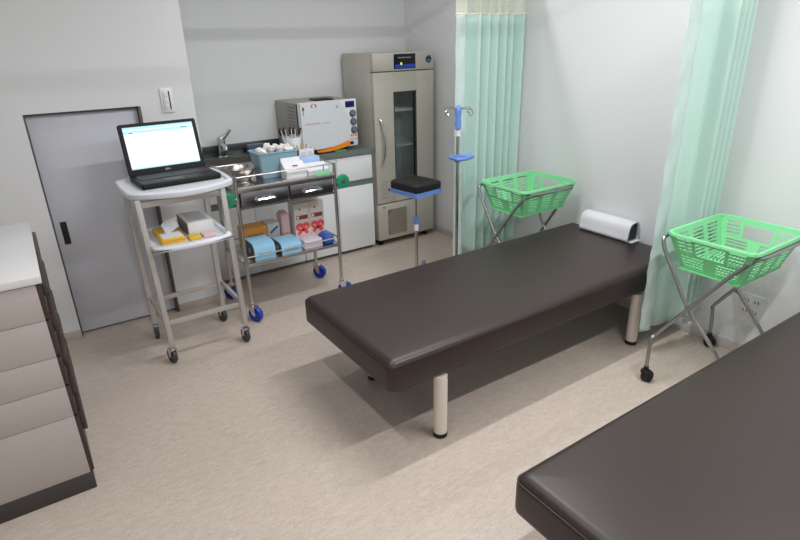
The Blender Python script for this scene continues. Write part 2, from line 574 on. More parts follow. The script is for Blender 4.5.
# ------------------------------------------------------------------ baskets on folding stands
def make_basket(label):
    x0, x1, y0, y1, zb, zt, ins = 2.446, 2.915, 0.992, 1.383, 0.605, 0.782, 0.055
    r = thing('laundry_basket', ((x0 + x1) / 2, (y0 + y1) / 2, zb), label, 'basket', 'green baskets')
    T = 0.0035
    body = MB()
    tb = [Vector((x0, y0, zt)), Vector((x1, y0, zt)), Vector((x1, y1, zt)), Vector((x0, y1, zt))]
    bb = [Vector((x0 + ins, y0 + ins, zb)), Vector((x1 - ins, y0 + ins, zb)), Vector((x1 - ins, y1 - ins, zb)), Vector((x0 + ins, y1 - ins, zb))]
    def patch(k, u0, u1, v0, v1):
        a, b_, c_, d_ = bb[k], bb[(k + 1) % 4], tb[(k + 1) % 4], tb[k]
        def pt(u, v):
            return a.lerp(b_, u).lerp(d_.lerp(c_, u), v)
        q = [pt(u0, v0), pt(u1, v0), pt(u1, v1), pt(u0, v1)]
        n = (q[1] - q[0]).cross(q[3] - q[0]).normalized() * T
        body.loft([q, [p - n for p in q]])
    def louvers(k, u0, u1, v0, v1, n):
        s = (v1 - v0) / n
        for i in range(n):
            patch(k, u0, u1, v0 + i * s, v0 + i * s + s * 0.45)
    for k in (0, 2):                      # long sides: three slotted fields
        patch(k, 0, 1, 0.0, 0.07)
        patch(k, 0, 1, 0.88, 1.0)
        for a, b_ in ((0, 0.11), (0.31, 0.395), (0.605, 0.69), (0.89, 1)):
            patch(k, a, b_, 0.07, 0.88)
        for a, b_ in ((0.11, 0.31), (0.395, 0.605), (0.69, 0.89)):
            louvers(k, a, b_, 0.09, 0.88, 8)
    for k in (1, 3):                      # short sides: hand hole over a solid rib
        patch(k, 0, 1, 0.0, 0.07)
        patch(k, 0, 1, 0.90, 1.0)
        for a, b_ in ((0, 0.08), (0.92, 1)):
            patch(k, a, b_, 0.07, 0.90)
        patch(k, 0.27, 0.31, 0.48, 0.90)
        patch(k, 0.69, 0.73, 0.48, 0.90)
        patch(k, 0.08, 0.92, 0.42, 0.50)
        patch(k, 0.41, 0.59, 0.07, 0.42)
        louvers(k, 0.08, 0.27, 0.09, 0.42, 4)
        louvers(k, 0.08, 0.27, 0.52, 0.90, 4)
        louvers(k, 0.73, 0.92, 0.09, 0.42, 4)
        louvers(k, 0.73, 0.92, 0.52, 0.90, 4)
        louvers(k, 0.27, 0.41, 0.09, 0.42, 4)
        louvers(k, 0.59, 0.73, 0.09, 0.42, 4)
        patch(k, 0.31, 0.69, 0.86, 0.90)
    bx0, bx1, by0, by1 = x0 + ins, x1 - ins, y0 + ins, y1 - ins
    n = 17
    for i in range(n):
        yy = by0 + (by1 - by0) * i / (n - 1)
        body.box(bx0, bx1, yy - 0.004, yy + 0.004, zb, zb + T)
    for f in (0, 0.33, 0.5, 0.67, 1):
        xx = bx0 + (bx1 - bx0) * f
        body.box(xx - 0.02, xx + 0.02, by0, by1, zb, zb + T)
    body.build('basket_body', M['basket'], r)
    rim = MB()
    out = rrect(x0 - 0.012, x1 + 0.012, y0 - 0.012, y1 + 0.012, 0.045)
    inn = rrect(x0, x1, y0, y1, 0.035)
    rim.loft([[(x, y, zt - 0.012) for x, y in out], [(x, y, zt + 0.001) for x, y in out],
              [(x * 0.7 + a * 0.3, y * 0.7 + b_ * 0.3, zt + 0.005) for (x, y), (a, b_) in zip(out, inn)],
              [(x, y, zt + 0.003) for x, y in inn], [(x, y, zt - 0.010) for x, y in inn]], closed=True)
    rim.build('rim', M['basket'], r, angle=50)
    return r

def make_stand(label):
    r = thing('basket_stand', (2.67, 1.18, 0), label, 'stand', 'folding basket stands')
    R = 0.0095
    zr = 0.755
    yf, yk = 0.970, 1.405
    # frame A: feet at the back, carries the front edge
    mir = lambda pts: [(5.368 - x, y, z) for x, y, z in reversed(pts)]
    a0 = [(2.386, 1.350, 0.075), (2.389, 1.352, 0.14), (2.394, 1.355, 0.20), (2.402, 1.354, 0.236), (2.424, 1.342, 0.268), (2.440, 1.235, 0.425), (2.455, 1.10, 0.622),
          (2.462, 1.055, 0.682), (2.470, 1.020, 0.725), (2.486, 0.995, 0.750), (2.52, 0.982, zr), (2.60, 0.979, zr)]
    MB().tube(smooth(a0 + mir(a0), 5), R, 10).build('tube_frame', M['greytube'], r)
    b0 = [(2.478, 0.930, 0.055), (2.474, 1.085, 0.262), (2.463, 1.235, 0.430), (2.450, 1.32, 0.578), (2.444, 1.375, 0.672), (2.443, 1.395, 0.715), (2.450, 1.404, 0.745), (2.49, 1.406, zr), (2.58, 1.406, zr)]
    MB().tube(smooth(b0 + mir(b0), 5), R, 10).build('tube_frame', M['greytube'], r)
    for m_ in (0, 1):
        p, q = Vector((2.437, 1.252, 0.398)), Vector((2.464, 1.19, 0.386))
        if m_:
            p.x, q.x = 5.368 - p.x, 5.368 - q.x
        MB().obox(p, q, 0.005, 0.014, bev=0.001).build('link_bar', M['greytube'], r)
    for x in (2.440, 2.928):
        s = 1 if x < 2.6 else -1
        MB().cyl((x - 0.012 * s, 1.235, 0.427), (x + 0.034 * s, 1.235, 0.427), 0.006, n=10).build('pivot_bolt', M['chrome'], r)
    for x, y, ang in ((2.386, 1.350, 0.4), (2.982, 1.350, -0.5)):
        c = MB().cyl((x, y, 0.05), (x, y, 0.085), 0.012, n=10)
        c.lathe([(0.006, 0.065), (0.022, 0.062), (0.026, 0.05), (0.02, 0.04)], (x, y, 0), n=16)
        k = c.build('caster', M['black'], r)
        w_ = MB()
        w_.X = Matrix.Translation((x, y, 0.03)) @ Matrix.Rotation(ang, 4, 'Z')
        w_.lathe([(0.0, -0.022), (0.02, -0.022), (0.029, -0.018), (0.03, -0.003), (0.024, 0.0), (0.03, 0.003), (0.029, 0.018), (0.02, 0.022), (0.0, 0.022)], (0, -0.01, 0), 'X')
        w_.build('wheel', M['black'], k)
    for x in (2.478, 2.890):
        MB().cyl((x, 0.914, 0.0), (x, 0.934, 0.062), 0.013, n=12).build('foot_cap', M['black'], r)
    return r

bk = make_basket('green slotted plastic basket on the stand at the right edge, near the outlet')
st = make_stand('grey crossed tube basket stand on black casters, beside the near curtain')
bk1 = copy_tree(bk)
bk1.location += Vector((0.012, 1.335, 0))
bk1['label'] = 'green slotted plastic basket behind the middle bed, below the far curtain'
st1 = copy_tree(st)
st1.location += Vector((0.012, 1.335, 0))
st1['label'] = 'crossed tube basket stand behind the middle bed, below the far curtain'

# ------------------------------------------------------------------ drip stand
px, py = 2.322, 2.80
iv = thing('drip_stand', (px, py, 0), 'slim steel drip stand with blue grip and hooks, left of the far curtain', 'stand')
MB().cyl((px, py, 0.07), (px, py, 1.14), 0.0105, n=14).build('pole', M['steel'], iv)
MB().lathe([(0.011, 1.118), (0.019, 1.124), (0.02, 1.16), (0.017, 1.19), (0.021, 1.225), (0.02, 1.25), (0.012, 1.262), (0.004, 1.27)], (px, py, 0), n=16).build('grip', M['blueplastic'], iv)
MB().lathe([(0.011, 1.078), (0.0155, 1.08), (0.0155, 1.112), (0.011, 1.114)], (px, py, 0), n=16).build('label_sleeve', M['paper'], iv)
for k in range(4):
    a = 0.15 + k * PI / 2
    u = Vector((math.cos(a), math.sin(a), 0))
    o = Vector((px, py, 1.245))
    MB().tube(smooth([o, o + u * 0.06 + Vector((0, 0, 0.006)), o + u * 0.11 + Vector((0, 0, 0.0)), o + u * 0.118 + Vector((0, 0, -0.02)), o + u * 0.10 + Vector((0, 0, -0.032)),
                      o + u * 0.088 + Vector((0, 0, -0.018))], 4), 0.0032, 7).build('hook', M['steel'], iv)
hd = MB()
cx = Vector((px, py, 0.935))
tri = [(-0.02, -0.01), (0.0, 0.07), (0.11, 0.03), (0.12, -0.005), (0.05, -0.035), (-0.008, -0.03)]
hd.tube(smooth([cx + Vector((x, y, 0)) for x, y in tri], 4, True), 0.013, 8, closed=True)
hd.lathe([(0.011, -0.022), (0.02, -0.02), (0.022, 0.02), (0.011, 0.024)], cx, n=14)
hd.build('bottle_holder', M['blueplastic'], iv)
for k in range(5):
    a = math.radians(-12 + 72 * k)
    u = Vector((math.cos(a), math.sin(a), 0))
    o = Vector((px, py, 0))
    MB().tube([o + Vector((0, 0, 0.08)), o + u * 0.09 + Vector((0, 0, 0.07)), o + u * 0.20 + Vector((0, 0, 0.05))], 0.01, 8).build('base_leg', M['steel'], iv)
    MB().lathe([(0.0, -0.009), (0.02, -0.009), (0.0225, 0), (0.02, 0.009), (0, 0.009)], o + u * 0.2 + Vector((0, 0, 0.0225)), 'Y', n=14).build('caster', M['black'], iv)

# ------------------------------------------------------------------ padded arm rest stand
px, py = 2.185, 3.08
ar = thing('arm_rest_stand', (px, py, 0), 'black padded rest on a blue tray and thin steel post, before the fridge', 'stand')
MB().cyl((px, py, 0.34), (px, py, 0.66), 0.0075, n=12).build('inner_post', M['steel'], ar)
MB().cyl((px, py, 0.06), (px, py, 0.42), 0.0125, n=14).build('outer_post', M['steel'], ar)
MB().lathe([(0.012, 0.450), (0.020, 0.454), (0.022, 0.48), (0.021, 0.500), (0.009, 0.504)], (px, py, 0), n=16).build('collar', M['blueplastic'], ar)
MB().lathe([(0.0126, 0.402), (0.0165, 0.404), (0.0165, 0.450), (0.0126, 0.452)], (px, py, 0), n=16).build('label_sleeve', M['paper'], ar)
R8 = Matrix.Translation((px, py, 0.046)) @ Matrix.Rotation(math.radians(8), 4, 'Z')
b = MB()
b.X = R8
b.slab(-0.122, 0.122, -0.140, 0.140, [(0.012, 0.632), (0.0, 0.636), (0, 0.662), (0.008, 0.664)], 0.02)
b.lathe([(0.0, 0.605), (0.02, 0.607), (0.03, 0.622), (0.055, 0.634)], (0, 0, 0), n=16)
b.build('tray', M['blueplastic'], ar)
b = MB()
b.X = R8
loops = []
for i, z in [(0.006, 0.663), (0.0, 0.668), (0, 0.7)]:
    loops.append([(x, y, z) for x, y in rrect(-0.119 + i, 0.119 - i, -0.137 + i, 0.137 - i, 0.02)])
for i, dz in [(0.0, 0.0), (0.012, 0.012), (0.05, 0.006), (0.10, 0.0)]:
    loops.append([(x, y, 0.70 + dz + 0.9 * (abs(y) / 0.15) ** 2 * 0.014) for x, y in rrect(-0.119 + i, 0.119 - i, -0.137 + i, 0.137 - i, 0.02)])
b.loft(loops)
b.build('pad', M['padblack'], ar, angle=50)
for k in (43, 165, 245):
    a = math.radians(k)
    u = Vector((math.cos(a), math.sin(a), 0))
    o = Vector((px, py, 0))
    l = MB().tube([o + Vector((0, 0, 0.075)), o + u * 0.09 + Vector((0, 0, 0.07)), o + u * 0.285 + Vector((0, 0, 0.055))], 0.011, 8).build('base_leg', M['steel'], ar)
    MB().cyl(o + u * 0.262 + Vector((0, 0, 0.058)), o + u * 0.30 + Vector((0, 0, 0.052)), 0.0135, n=10).build('end_cap', M['blueplastic'], l)
    MB().lathe([(0.0, -0.009), (0.018, -0.009), (0.0215, 0), (0.018, 0.009), (0, 0.009)], o + u * 0.285 + Vector((0, 0, 0.0215)), 'Y', n=14).build('caster', M['black'], ar)

# ------------------------------------------------------------------ medical refrigerator
x0, x1, yf, yb = 2.372, 2.955, 3.89, 4.375
fr = thing('medical_refrigerator', ((x0 + x1) / 2, (yf + yb) / 2, 0), 'tall warm grey medical refrigerator with narrow glass window in its door', 'refrigerator')
b = MB()
yc = yf + 0.045
b.box(x0, x0 + 0.03, yc, yb, 0.055, 1.565, bev=0.003).box(x1 - 0.03, x1, yc, yb, 0.055, 1.565, bev=0.003)
b.box(x0 + 0.03, x1 - 0.03, yb - 0.03, yb - 0.0005, 0.40, 1.40).box(x0 + 0.03, x1 - 0.03, yc + 0.0005, yb - 0.0005, 1.40, 1.5645).box(x0 + 0.03, x1 - 0.03, yc + 0.0005, yb - 0.0005, 0.0555, 0.40)
b.build('body', M['fridge'], fr)
MB().box(x0 + 0.03, x1 - 0.03, yb - 0.034, yb - 0.03, 0.40, 1.40).box(x0 + 0.03, x0 + 0.034, yc, yb - 0.03, 0.4, 1.4).box(x1 - 0.034, x1 - 0.03, yc, yb - 0.03, 0.4, 1.4).build('lining', M['fridgein'], fr)
hp = MB().box(x0, x1, yf, yc, 1.431, 1.565, bev=0.006).build('head_panel', M['fridge'], fr)
dp = MB().box(2.566, 2.773, yf - 0.003, yf + 0.004, 1.444, 1.555, bev=0.002).build('display', M['screen'], hp)
MB().box(2.576, 2.764, yf - 0.0045, yf - 0.002, 1.449, 1.478).build('blue_readout', M['ledblue'], hp)
g = MB().ico((2.634, yf - 0.004, 1.482), 0.011, 2, 1, 0.15, 1.1)
g.build('green_indicator', M['ledgreen'], hp)
g = MB()
for q in range(9):
    g.box(2.604 + q * 0.014, 2.614 + q * 0.014, yf - 0.0042, yf - 0.002, 1.523, 1.531)
g.build('readout_marks', M['greytxt'], hp)
e = MB().lathe([(0.023, 0.0), (0.023, -0.002), (0.030, -0.002), (0.030, 0.0)], (2.905, yf, 1.507), 'Y', n=28)
e.ico((2.905, yf - 0.001, 1.500), 0.0115, 2, 1, 0.15, 0.95)
e.prism([(2.896, 1.505), (2.914, 1.505), (2.905, 1.524)], 'Y', yf - 0.002, yf)
e.build('round_emblem', mat('emblem_blue', (104, 128, 150), 0.4), hp)
dr = MB()
z0d, z1d = 0.380, 1.424
wx0, wx1, wz0, wz1 = 2.556, 2.781, 0.545, 1.274
dr.box(x0, wx0, yf, yc - 0.004, z0d, z1d, bev=0.004).box(wx1, x1, yf, yc - 0.004, z0d, z1d, bev=0.004)
dr.box(wx0 - 0.006, wx1 + 0.006, yf + 0.0003, yc - 0.0043, wz1, z1d - 0.0003).box(wx0 - 0.006, wx1 + 0.006, yf + 0.0003, yc - 0.0043, z0d + 0.0003, wz0)
dr = dr.build('door', M['fridge'], fr)
g = MB().box(wx0, wx0 + 0.010, yf + 0.004, yc - 0.006, wz0, wz1).box(wx1 - 0.010, wx1, yf + 0.004, yc - 0.006, wz0, wz1)
g.box(wx0, wx1, yf + 0.004, yc - 0.006, wz1 - 0.012, wz1).box(wx0, wx1, yf + 0.004, yc - 0.006, wz0, wz0 + 0.012)
g.build('window_frame', M['gasket'], dr)
MB().box(wx0 + 0.009, wx1 - 0.009, yf + 0.018, yf + 0.023, wz0 + 0.01, wz1 - 0.01).build('window_pane', M['glass'], dr)
hnd = smooth([(2.412, yf + 0.004, 1.075), (2.416, yf - 0.022, 1.06), (2.430, yf - 0.038, 0.98), (2.434, yf - 0.042, 0.88), (2.428, yf - 0.038, 0.78), (2.415, yf - 0.022, 0.71), (2.411, yf + 0.004, 0.692)], 5)
MB().tube(hnd, 0.0095, 10).build('handle', M['chrome'], dr)
n = MB()
random.seed(3)
for i in range(7):
    zz = 0.568 - i * 0.018
    xx = 2.408
    while xx < 2.47:
        ww = random.uniform(0.006, 0.016)
        n.box(xx, min(xx + ww, 2.476), yf - 0.0006, yf + 0.002, zz - 0.008, zz)
        xx += ww + 0.003
for i in range(4):
    n.box(2.412 + i * 0.017, 2.424 + i * 0.017, yf - 0.0006, yf + 0.002, 0.418, 0.436)
n.build('printed_notice', M['greytxt'], dr)
MB().cyl((2.484, yf - 0.004, 0.492), (2.484, yf + 0.002, 0.492), 0.009, n=12).build('key_lock', M['darkmetal'], dr)
for z in (0.55, 0.835, 1.12):
    s = MB()
    for i in range(12):
        yy = yc + 0.02 + i * 0.032
        s.box(x0 + 0.036, x1 - 0.036, yy - 0.002, yy + 0.002, z, z + 0.004)
    s.box(x0 + 0.036, x1 - 0.036, yc + 0.012, yc + 0.018, z - 0.008, z + 0.008)
    s.build('wire_shelf', M['white'], fr)
lp = MB().box(x0, x1, yf, yc, 0.055, 0.370, bev=0.005).build('lower_panel', M['fridge'], fr)
v = MB().box(2.467, 2.660, yf - 0.0015, yf + 0.003, 0.092, 0.318)
v.build('vent_recess', M['grille'], lp)
v = MB()
for i in range(-6, 13):
    for s in (1, -1):
        pts = []
        xa = 2.467 + i * 0.022
        for t_ in (0, 1):
            pass
        # clip diagonal slat to the recess
        u0, u1 = 0.0, 0.226
        xs = (xa, xa + 0.19)
        za, zb_ = (0.092, 0.318) if s == 1 else (0.318, 0.092)
        def clip(x):
            f = (x - xs[0]) / (xs[1] - xs[0])
            return za + (zb_ - za) * f
        xa_, xb_ = max(xs[0], 2.467), min(xs[1], 2.660)
        if xb_ - xa_ > 0.01:
            v.obox((xa_, yf - 0.0025, clip(xa_)), (xb_, yf - 0.0025, clip(xb_)), 0.003, 0.0055)
v.build('vent_lattice', mat('vent_tan', (176, 168, 150), 0.5), lp)
MB().cyl((2.428, yf - 0.003, 0.343), (2.428, yf + 0.002, 0.343), 0.007, n=12).build('screw', M['darkmetal'], lp)
for fx in (x0 + 0.05, x1 - 0.06):
    for fy in (yf + 0.06, yb - 0.06):
        MB().lathe([(0.022, 0.0), (0.024, 0.004), (0.024, 0.018), (0.012, 0.02), (0.012, 0.058)], (fx, fy, 0), n=14).build('foot', M['black'], fr)

# ------------------------------------------------------------------ sink cabinets and worktop
cx0, cx1, cyf, cyb = 0.952, 2.345, 3.915, 4.41
def cabinet(xa, xb, label):
    r = thing('base_cabinet', ((xa + xb) / 2, (cyf + cyb) / 2, 0), label, 'cabinet', 'white base cabinets')
    ht = 0.69 if xa < 1 else 0.815
    MB().box(xa, xb, cyf + 0.022, cyb, 0.07, ht).box(xa, xa + 0.018, cyf + 0.022, cyb, ht - 0.001, 0.815).box(xb - 0.018, xb, cyf + 0.022, cyb, ht - 0.001, 0.815).build('carcass', M['whitepaint'], r)
    MB().box(xa, xb, cyf + 0.05, cyf + 0.07, 0.0, 0.07).build('plinth', M['slategap'], r)
    nn = 2 if xb - xa > 0.6 else 1
    ww = (xb - xa) / nn
    for i in range(nn):
        a, b_ = xa + i * ww + 0.002, xa + (i + 1) * ww - 0.002
        MB().box(a, b_, cyf, cyf + 0.02, 0.03, 0.562, bev=0.002).build('door', M['whitepaint'], r)
        MB().box(a, b_, cyf, cyf + 0.02, 0.612, 0.808, bev=0.002).build('drawer', M['whitepaint'], r)
    MB().box(xa, xb, cyf + 0.012, cyf + 0.03, 0.562, 0.612).build('grip_rail', M['slategap'], r)
    return r
cabinet(cx0, 1.69, 'white base cabinet under the sink behind the steel trolley')
cabinet(1.692, cx1, 'white base cabinet under the white sterilizer, next to the fridge')

wt = thing('sink_worktop', ((cx0 + cx1) / 2, (cyf + cyb) / 2, 0.815), 'steel sink worktop with dark upstand along the back wall', 'worktop')
zt = 0.858
bx0, bx1, by0, by1 = 1.02, 1.62, 3.98, 4.27
b = MB().box(cx0, bx0, cyf - 0.015, cyb, 0.816, zt).box(bx1, cx1, cyf - 0.015, cyb, 0.816, zt)
b.box(bx0, bx1, cyf - 0.015, by0, 0.816, zt).box(bx0, bx1, by1, cyb, 0.816, zt)
b.build('worktop_slab', mat('brushed_worktop', (142, 152, 148), 0.22, metal=0.45, var=0.08, scale=8), wt)
b = MB().box(bx0, bx1, by0, by1, 0.70, 0.706)
b.box(bx0, bx0 + 0.004, by0, by1, 0.70, zt).box(bx1 - 0.004, bx1, by0, by1, 0.70, zt).box(bx0, bx1, by0, by0 + 0.004, 0.70, zt).box(bx0, bx1, by1 - 0.004, by1, 0.70, zt)
b.torus((1.3, 4.12, 0.707), 0.03, 0.004)
b.build('basin', M['steel'], wt)
MB().box(cx0, cx1, cyb - 0.012, YB - 0.001, zt, zt + 0.078, bev=0.002).build('upstand', M['backdark'], wt)
fx, fy = 1.262, 4.315
fc = thing('mixer_tap', (fx, fy, zt), 'chrome lever tap standing behind the sink', 'tap')
MB().lathe([(0.040, 0.0005), (0.040, 0.008), (0.032, 0.014), (0.030, 0.10), (0.033, 0.13), (0.026, 0.155), (0.0, 0.16)], (fx, fy, zt), n=20).build('body', M['chrome'], fc)
MB().tube(smooth([(fx, fy, zt + 0.085), (fx - 0.01, fy - 0.07, zt + 0.10), (fx - 0.015, fy - 0.14, zt + 0.095), (fx - 0.017, fy - 0.155, zt + 0.075)], 4), 0.017, 12).build('spout', M['chrome'], fc)
MB().tube([(fx, fy, zt + 0.135), (fx + 0.025, fy - 0.008, zt + 0.155), (fx + 0.075, fy - 0.02, zt + 0.205)], 0.01, 10, rad=[0.026, 0.018, 0.011]).build('lever', M['chrome'], fc)

# smoky box and other small things on the worktop
o = MB().slab(1.46, 1.62, 4.285, 4.385, [(0.0, zt + 0.001), (0, zt + 0.05), (0.012, zt + 0.066), (0.03, zt + 0.07)], 0.02).build('soap_box', M['dispenser'])
tag(o, 'smoky dark blue plastic box on the worktop between tap and sterilizer', 'box')
o = MB().box(2.015, 2.115, 3.902, 3.932, zt + 0.0005, zt + 0.012, bev=0.004).build('sachet', M['greenpack'])
tag(o, 'small green packet at the front edge of the worktop below the sterilizer', 'packet')

# ------------------------------------------------------------------ steam sterilizer
ax0, ax1, ayf, ayb, az0, az1 = 1.755, 2.245, 3.945, 4.40, 0.885, 1.243
au = thing('steam_sterilizer', ((ax0 + ax1) / 2, (ayf + ayb) / 2, zt), 'white table top steam sterilizer with orange stripe and three round dials', 'sterilizer')
MB().box(ax0 + 0.004, ax1 - 0.002, ayf + 0.03, ayb, az0 + 0.004, az1 - 0.006, bev=0.006).build('body', M['autogrey'], au)
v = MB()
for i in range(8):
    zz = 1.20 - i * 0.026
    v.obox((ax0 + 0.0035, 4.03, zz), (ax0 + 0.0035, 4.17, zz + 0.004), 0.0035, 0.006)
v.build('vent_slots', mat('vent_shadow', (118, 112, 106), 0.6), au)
f = MB().box(ax0, ax1, ayf + 0.004, ayf + 0.034, az0, az1, bev=0.008).build('front_frame', M['white'], au)
arc = [(2.079, 1.2425), (2.121, 1.197), (2.150, 1.142), (2.168, 1.072), (2.172, 1.01), (2.167, 0.955), (2.155, 0.928)]
dpoly = [(ax0 + 0.006, 0.905), (1.90, 0.893), (2.02, 0.902), (2.155, 0.932)] + list(reversed([tuple(v_[:2]) for v_ in smooth([(x, z, 0) for x, z in arc], 4)])) + [(ax0 + 0.006, 1.2425)]
dr = MB().prism(dpoly, 'Y', ayf - 0.012, ayf + 0.005).build('door', M['autodoor'], au)
MB().tube([(v_[0] + 0.002, ayf - 0.002, v_[1]) for v_ in smooth([(x, z, 0) for x, z in arc], 4)], 0.0022, 6).build('door_gap', M['greytxt'], dr)
op = [(1.87, 0.881), (1.96, 0.889), (2.06, 0.909), (2.152, 0.938), (2.158, 0.895), (2.06, 0.876), (1.97, 0.868), (1.88, 0.870)]
MB().prism(op, 'Y', ayf - 0.016, ayf + 0.004).build('orange_stripe', M['orange'], au)
MB().prism([(1.80, 0.872), (1.95, 0.866), (2.06, 0.874), (2.13, 0.887), (2.13, 0.880), (2.0, 0.862), (1.80, 0.862)], 'Y', ayf - 0.006, ayf + 0.02).build('lower_lip', M['black'], au)
MB().box(2.145, 2.224, ayf - 0.0005, ayf + 0.006, 1.183, 1.229, bev=0.002).build('display', M['navy'], au)
for x, z in ((2.206, 1.135), (2.210, 1.072), (2.213, 1.009)):
    k = MB().lathe([(0.0, -0.010), (0.020, -0.010), (0.026, -0.006), (0.028, 0.0), (0.028, 0.006)], (x, ayf, z), 'Y', n=24).build('dial', M['knob'], au)
    q = MB().box(x - 0.011, x + 0.011, ayf - 0.0112, ayf - 0.0098, z - 0.003, z + 0.003)
    q.box(x - 0.003, x + 0.003, ayf - 0.0112, ayf - 0.0098, z - 0.012, z + 0.012)
    q.torus((x, ayf - 0.010, z), 0.018, 0.0012, 'Y', 20, 5)
    q.build('dial_mark', M['knoblite'], k)
MB().box(2.158, 2.244, ayf + 0.0025, ayf + 0.006, 0.9365, 0.9395).build('panel_seam', M['greytxt'], au)
MB().box(2.170, 2.202, ayf + 0.0005, ayf + 0.008, 0.897, 0.921, bev=0.002).build('socket', M['black'], au)
q = MB()
for i, wd in enumerate((0.012, 0.007, 0.014)):
    xx = 2.180 + i * 0.019
    q.box(xx, xx + wd, ayf + 0.0015, ayf + 0.006, 0.959, 0.976)
q.build('orange_lettering', M['orange'], au)
q = MB()
for i in range(12):
    xx = 1.79 + i * 0.0104
    q.box(xx, xx + 0.0075, ayf - 0.0128, ayf - 0.011, 1.082, 1.094)
q.build('pale_red_lettering', M['pinktxt'], dr)
q = MB()
for i in range(7):
    xx = 1.925 + i * 0.0105
    q.box(xx, xx + 0.0075, ayf - 0.0128, ayf - 0.011, 1.080, 1.090)
q.build('grey_lettering', mat('pale_grey_print', (190, 193, 198), 0.5), dr)
q = MB()
for s in (-1, 1):
    q.tube(smooth([(1.870 + s * 0.005, ayf - 0.012, 1.228), (1.870 + s * 0.018, ayf - 0.012, 1.222), (1.870 + s * 0.020, ayf - 0.012, 1.212), (1.870 + s * 0.010, ayf - 0.012, 1.206)], 3), 0.0042, 6)
q.build('red_emblem', M['red'], dr)
MB().box(1.776, 1.790, ayf - 0.014, ayf - 0.010, 1.186, 1.212, bev=0.003).build('hinge_cap', mat('plum_plastic', (92, 48, 56), 0.4), dr)
MB().box(1.778, 1.788, ayf - 0.013, ayf - 0.010, 1.150, 1.184, bev=0.002).build('hinge_arm', M['greytxt'], dr)
MB().torus((2.066, ayf - 0.0115, 1.196), 0.0085, 0.002, 'Y', 16, 5).build('keyhole_ring', M['knob'], dr)
MB().slab(1.95, 2.12, 4.06, 4.2, [(0.0, az1 - 0.008), (0, az1 + 0.001), (0.01, az1 + 0.005)], 0.03).build('top_cap', M['blackpl'], au)
MB().box(ax0 - 0.0, ax0 + 0.006, ayf + 0.03, ayf + 0.05, az0 + 0.02, az1 - 0.012).build('side_seal', M['black'], au)
for x in (1.81, 2.14):
    for y in (3.965, 4.34):
        MB().cyl((x, y, zt + 0.0005), (x, y, az0 + 0.006), 0.016, n=14).build('foot', M['black'], au)

# ------------------------------------------------------------------ casters
def caster(parent, x, y, rad, wide, ang, rim, hub, top, fork_mat):
    f = MB()
    f.X = Matrix.Translation((x, y, 0)) @ Matrix.Rotation(ang, 4, 'Z')
    o = rad * 0.45
    f.cyl((0, 0, rad * 2.05), (0, 0, top), rad * 0.28, n=12)
    f.box(-wide * 0.95, wide * 0.95, -o * 0.8, o * 1.6, rad * 1.98, rad * 2.12, bev=0.002)
    for s in (-1, 1):
        f.prism([(-o * 0.7, rad * 2.0), (o * 1.5, rad * 2.0), (o * 1.35, rad * 0.85), (o * 0.7, rad * 0.85)], 'X', s * wide * 0.8 - 0.0015, s * wide * 0.8 + 0.0015)
    k = f.build('caster', fork_mat, parent)
    w_ = MB()
    w_.X = Matrix.Translation((x, y, 0)) @ Matrix.Rotation(ang, 4, 'Z')
    c_ = (0, o, rad)
    h_ = wide * 0.62
    w_.lathe([(rad * 0.80, -h_ * 0.8), (rad * 0.9, -h_), (rad, -h_ * 0.5), (rad, h_ * 0.5), (rad * 0.9, h_), (rad * 0.80, h_ * 0.8)], c_, 'X', n=26)
    w_.lathe([(0.0, -h_ * 0.95), (rad * 0.25, -h_ * 0.95), (rad * 0.3, -h_ * 0.6), (rad * 0.81, -h_ * 0.6), (rad * 0.81, h_ * 0.6), (rad * 0.3, h_ * 0.6), (rad * 0.25, h_ * 0.95), (0, h_ * 0.95)], c_, 'X', n=26, mi=1)
    w_.build('wheel', [rim, hub], k)
    return k

# ------------------------------------------------------------------ laptop cart
ct = thing('laptop_cart', (0.64, 3.15, 0), 'grey tube cart with curved pale tray top carrying the open laptop', 'cart')
legs = [((0.440, 2.98), (0.414, 2.98)), ((0.858, 2.97), (0.838, 2.975)), ((0.424, 3.335), (0.414, 3.325)), ((0.832, 3.32), (0.838, 3.32))]
for (bx, by), (tx, ty) in legs:
    MB().obox((bx, by, 0.112), (tx, ty, 0.95), 0.029, 0.029, bev=0.004, up=(0, 1, 0)).build('leg', M['alu'], ct)
for (bx, by), a in zip([l[0] for l in legs], (0.25, 0.1, -0.15, 0.2)):
    caster(ct, bx, by, 0.044, 0.020, a, M['tyregrey'], M['greytxt'], 0.10, M['chrome'])
for y, z in ((2.975, 0.255), (3.325, 0.262)):
    MB().box(0.45, 0.84, y - 0.009, y + 0.009, z - 0.013, z + 0.013, bev=0.002).build('crossbar', M['alu'], ct)
for x, z in ((0.430, 0.272), (0.848, 0.272)):
    MB().box(x - 0.009, x + 0.009, 2.99, 3.32, z - 0.014, z + 0.014, bev=0.002).build('crossbar', M['alu'], ct)
MB().box(0.43, 0.83, 2.968, 2.99, 0.905, 0.935, bev=0.002).build('top_rail', M['alu'], ct)
MB().box(0.43, 0.83, 3.31, 3.33, 0.905, 0.935, bev=0.002).build('top_rail', M['alu'], ct)
for z, nm in ((0.655, 'lower'), ):
    MB().box(0.44, 0.83, 2.965, 2.985, z, z + 0.026, bev=0.002).build('shelf_rail', M['alu'], ct)
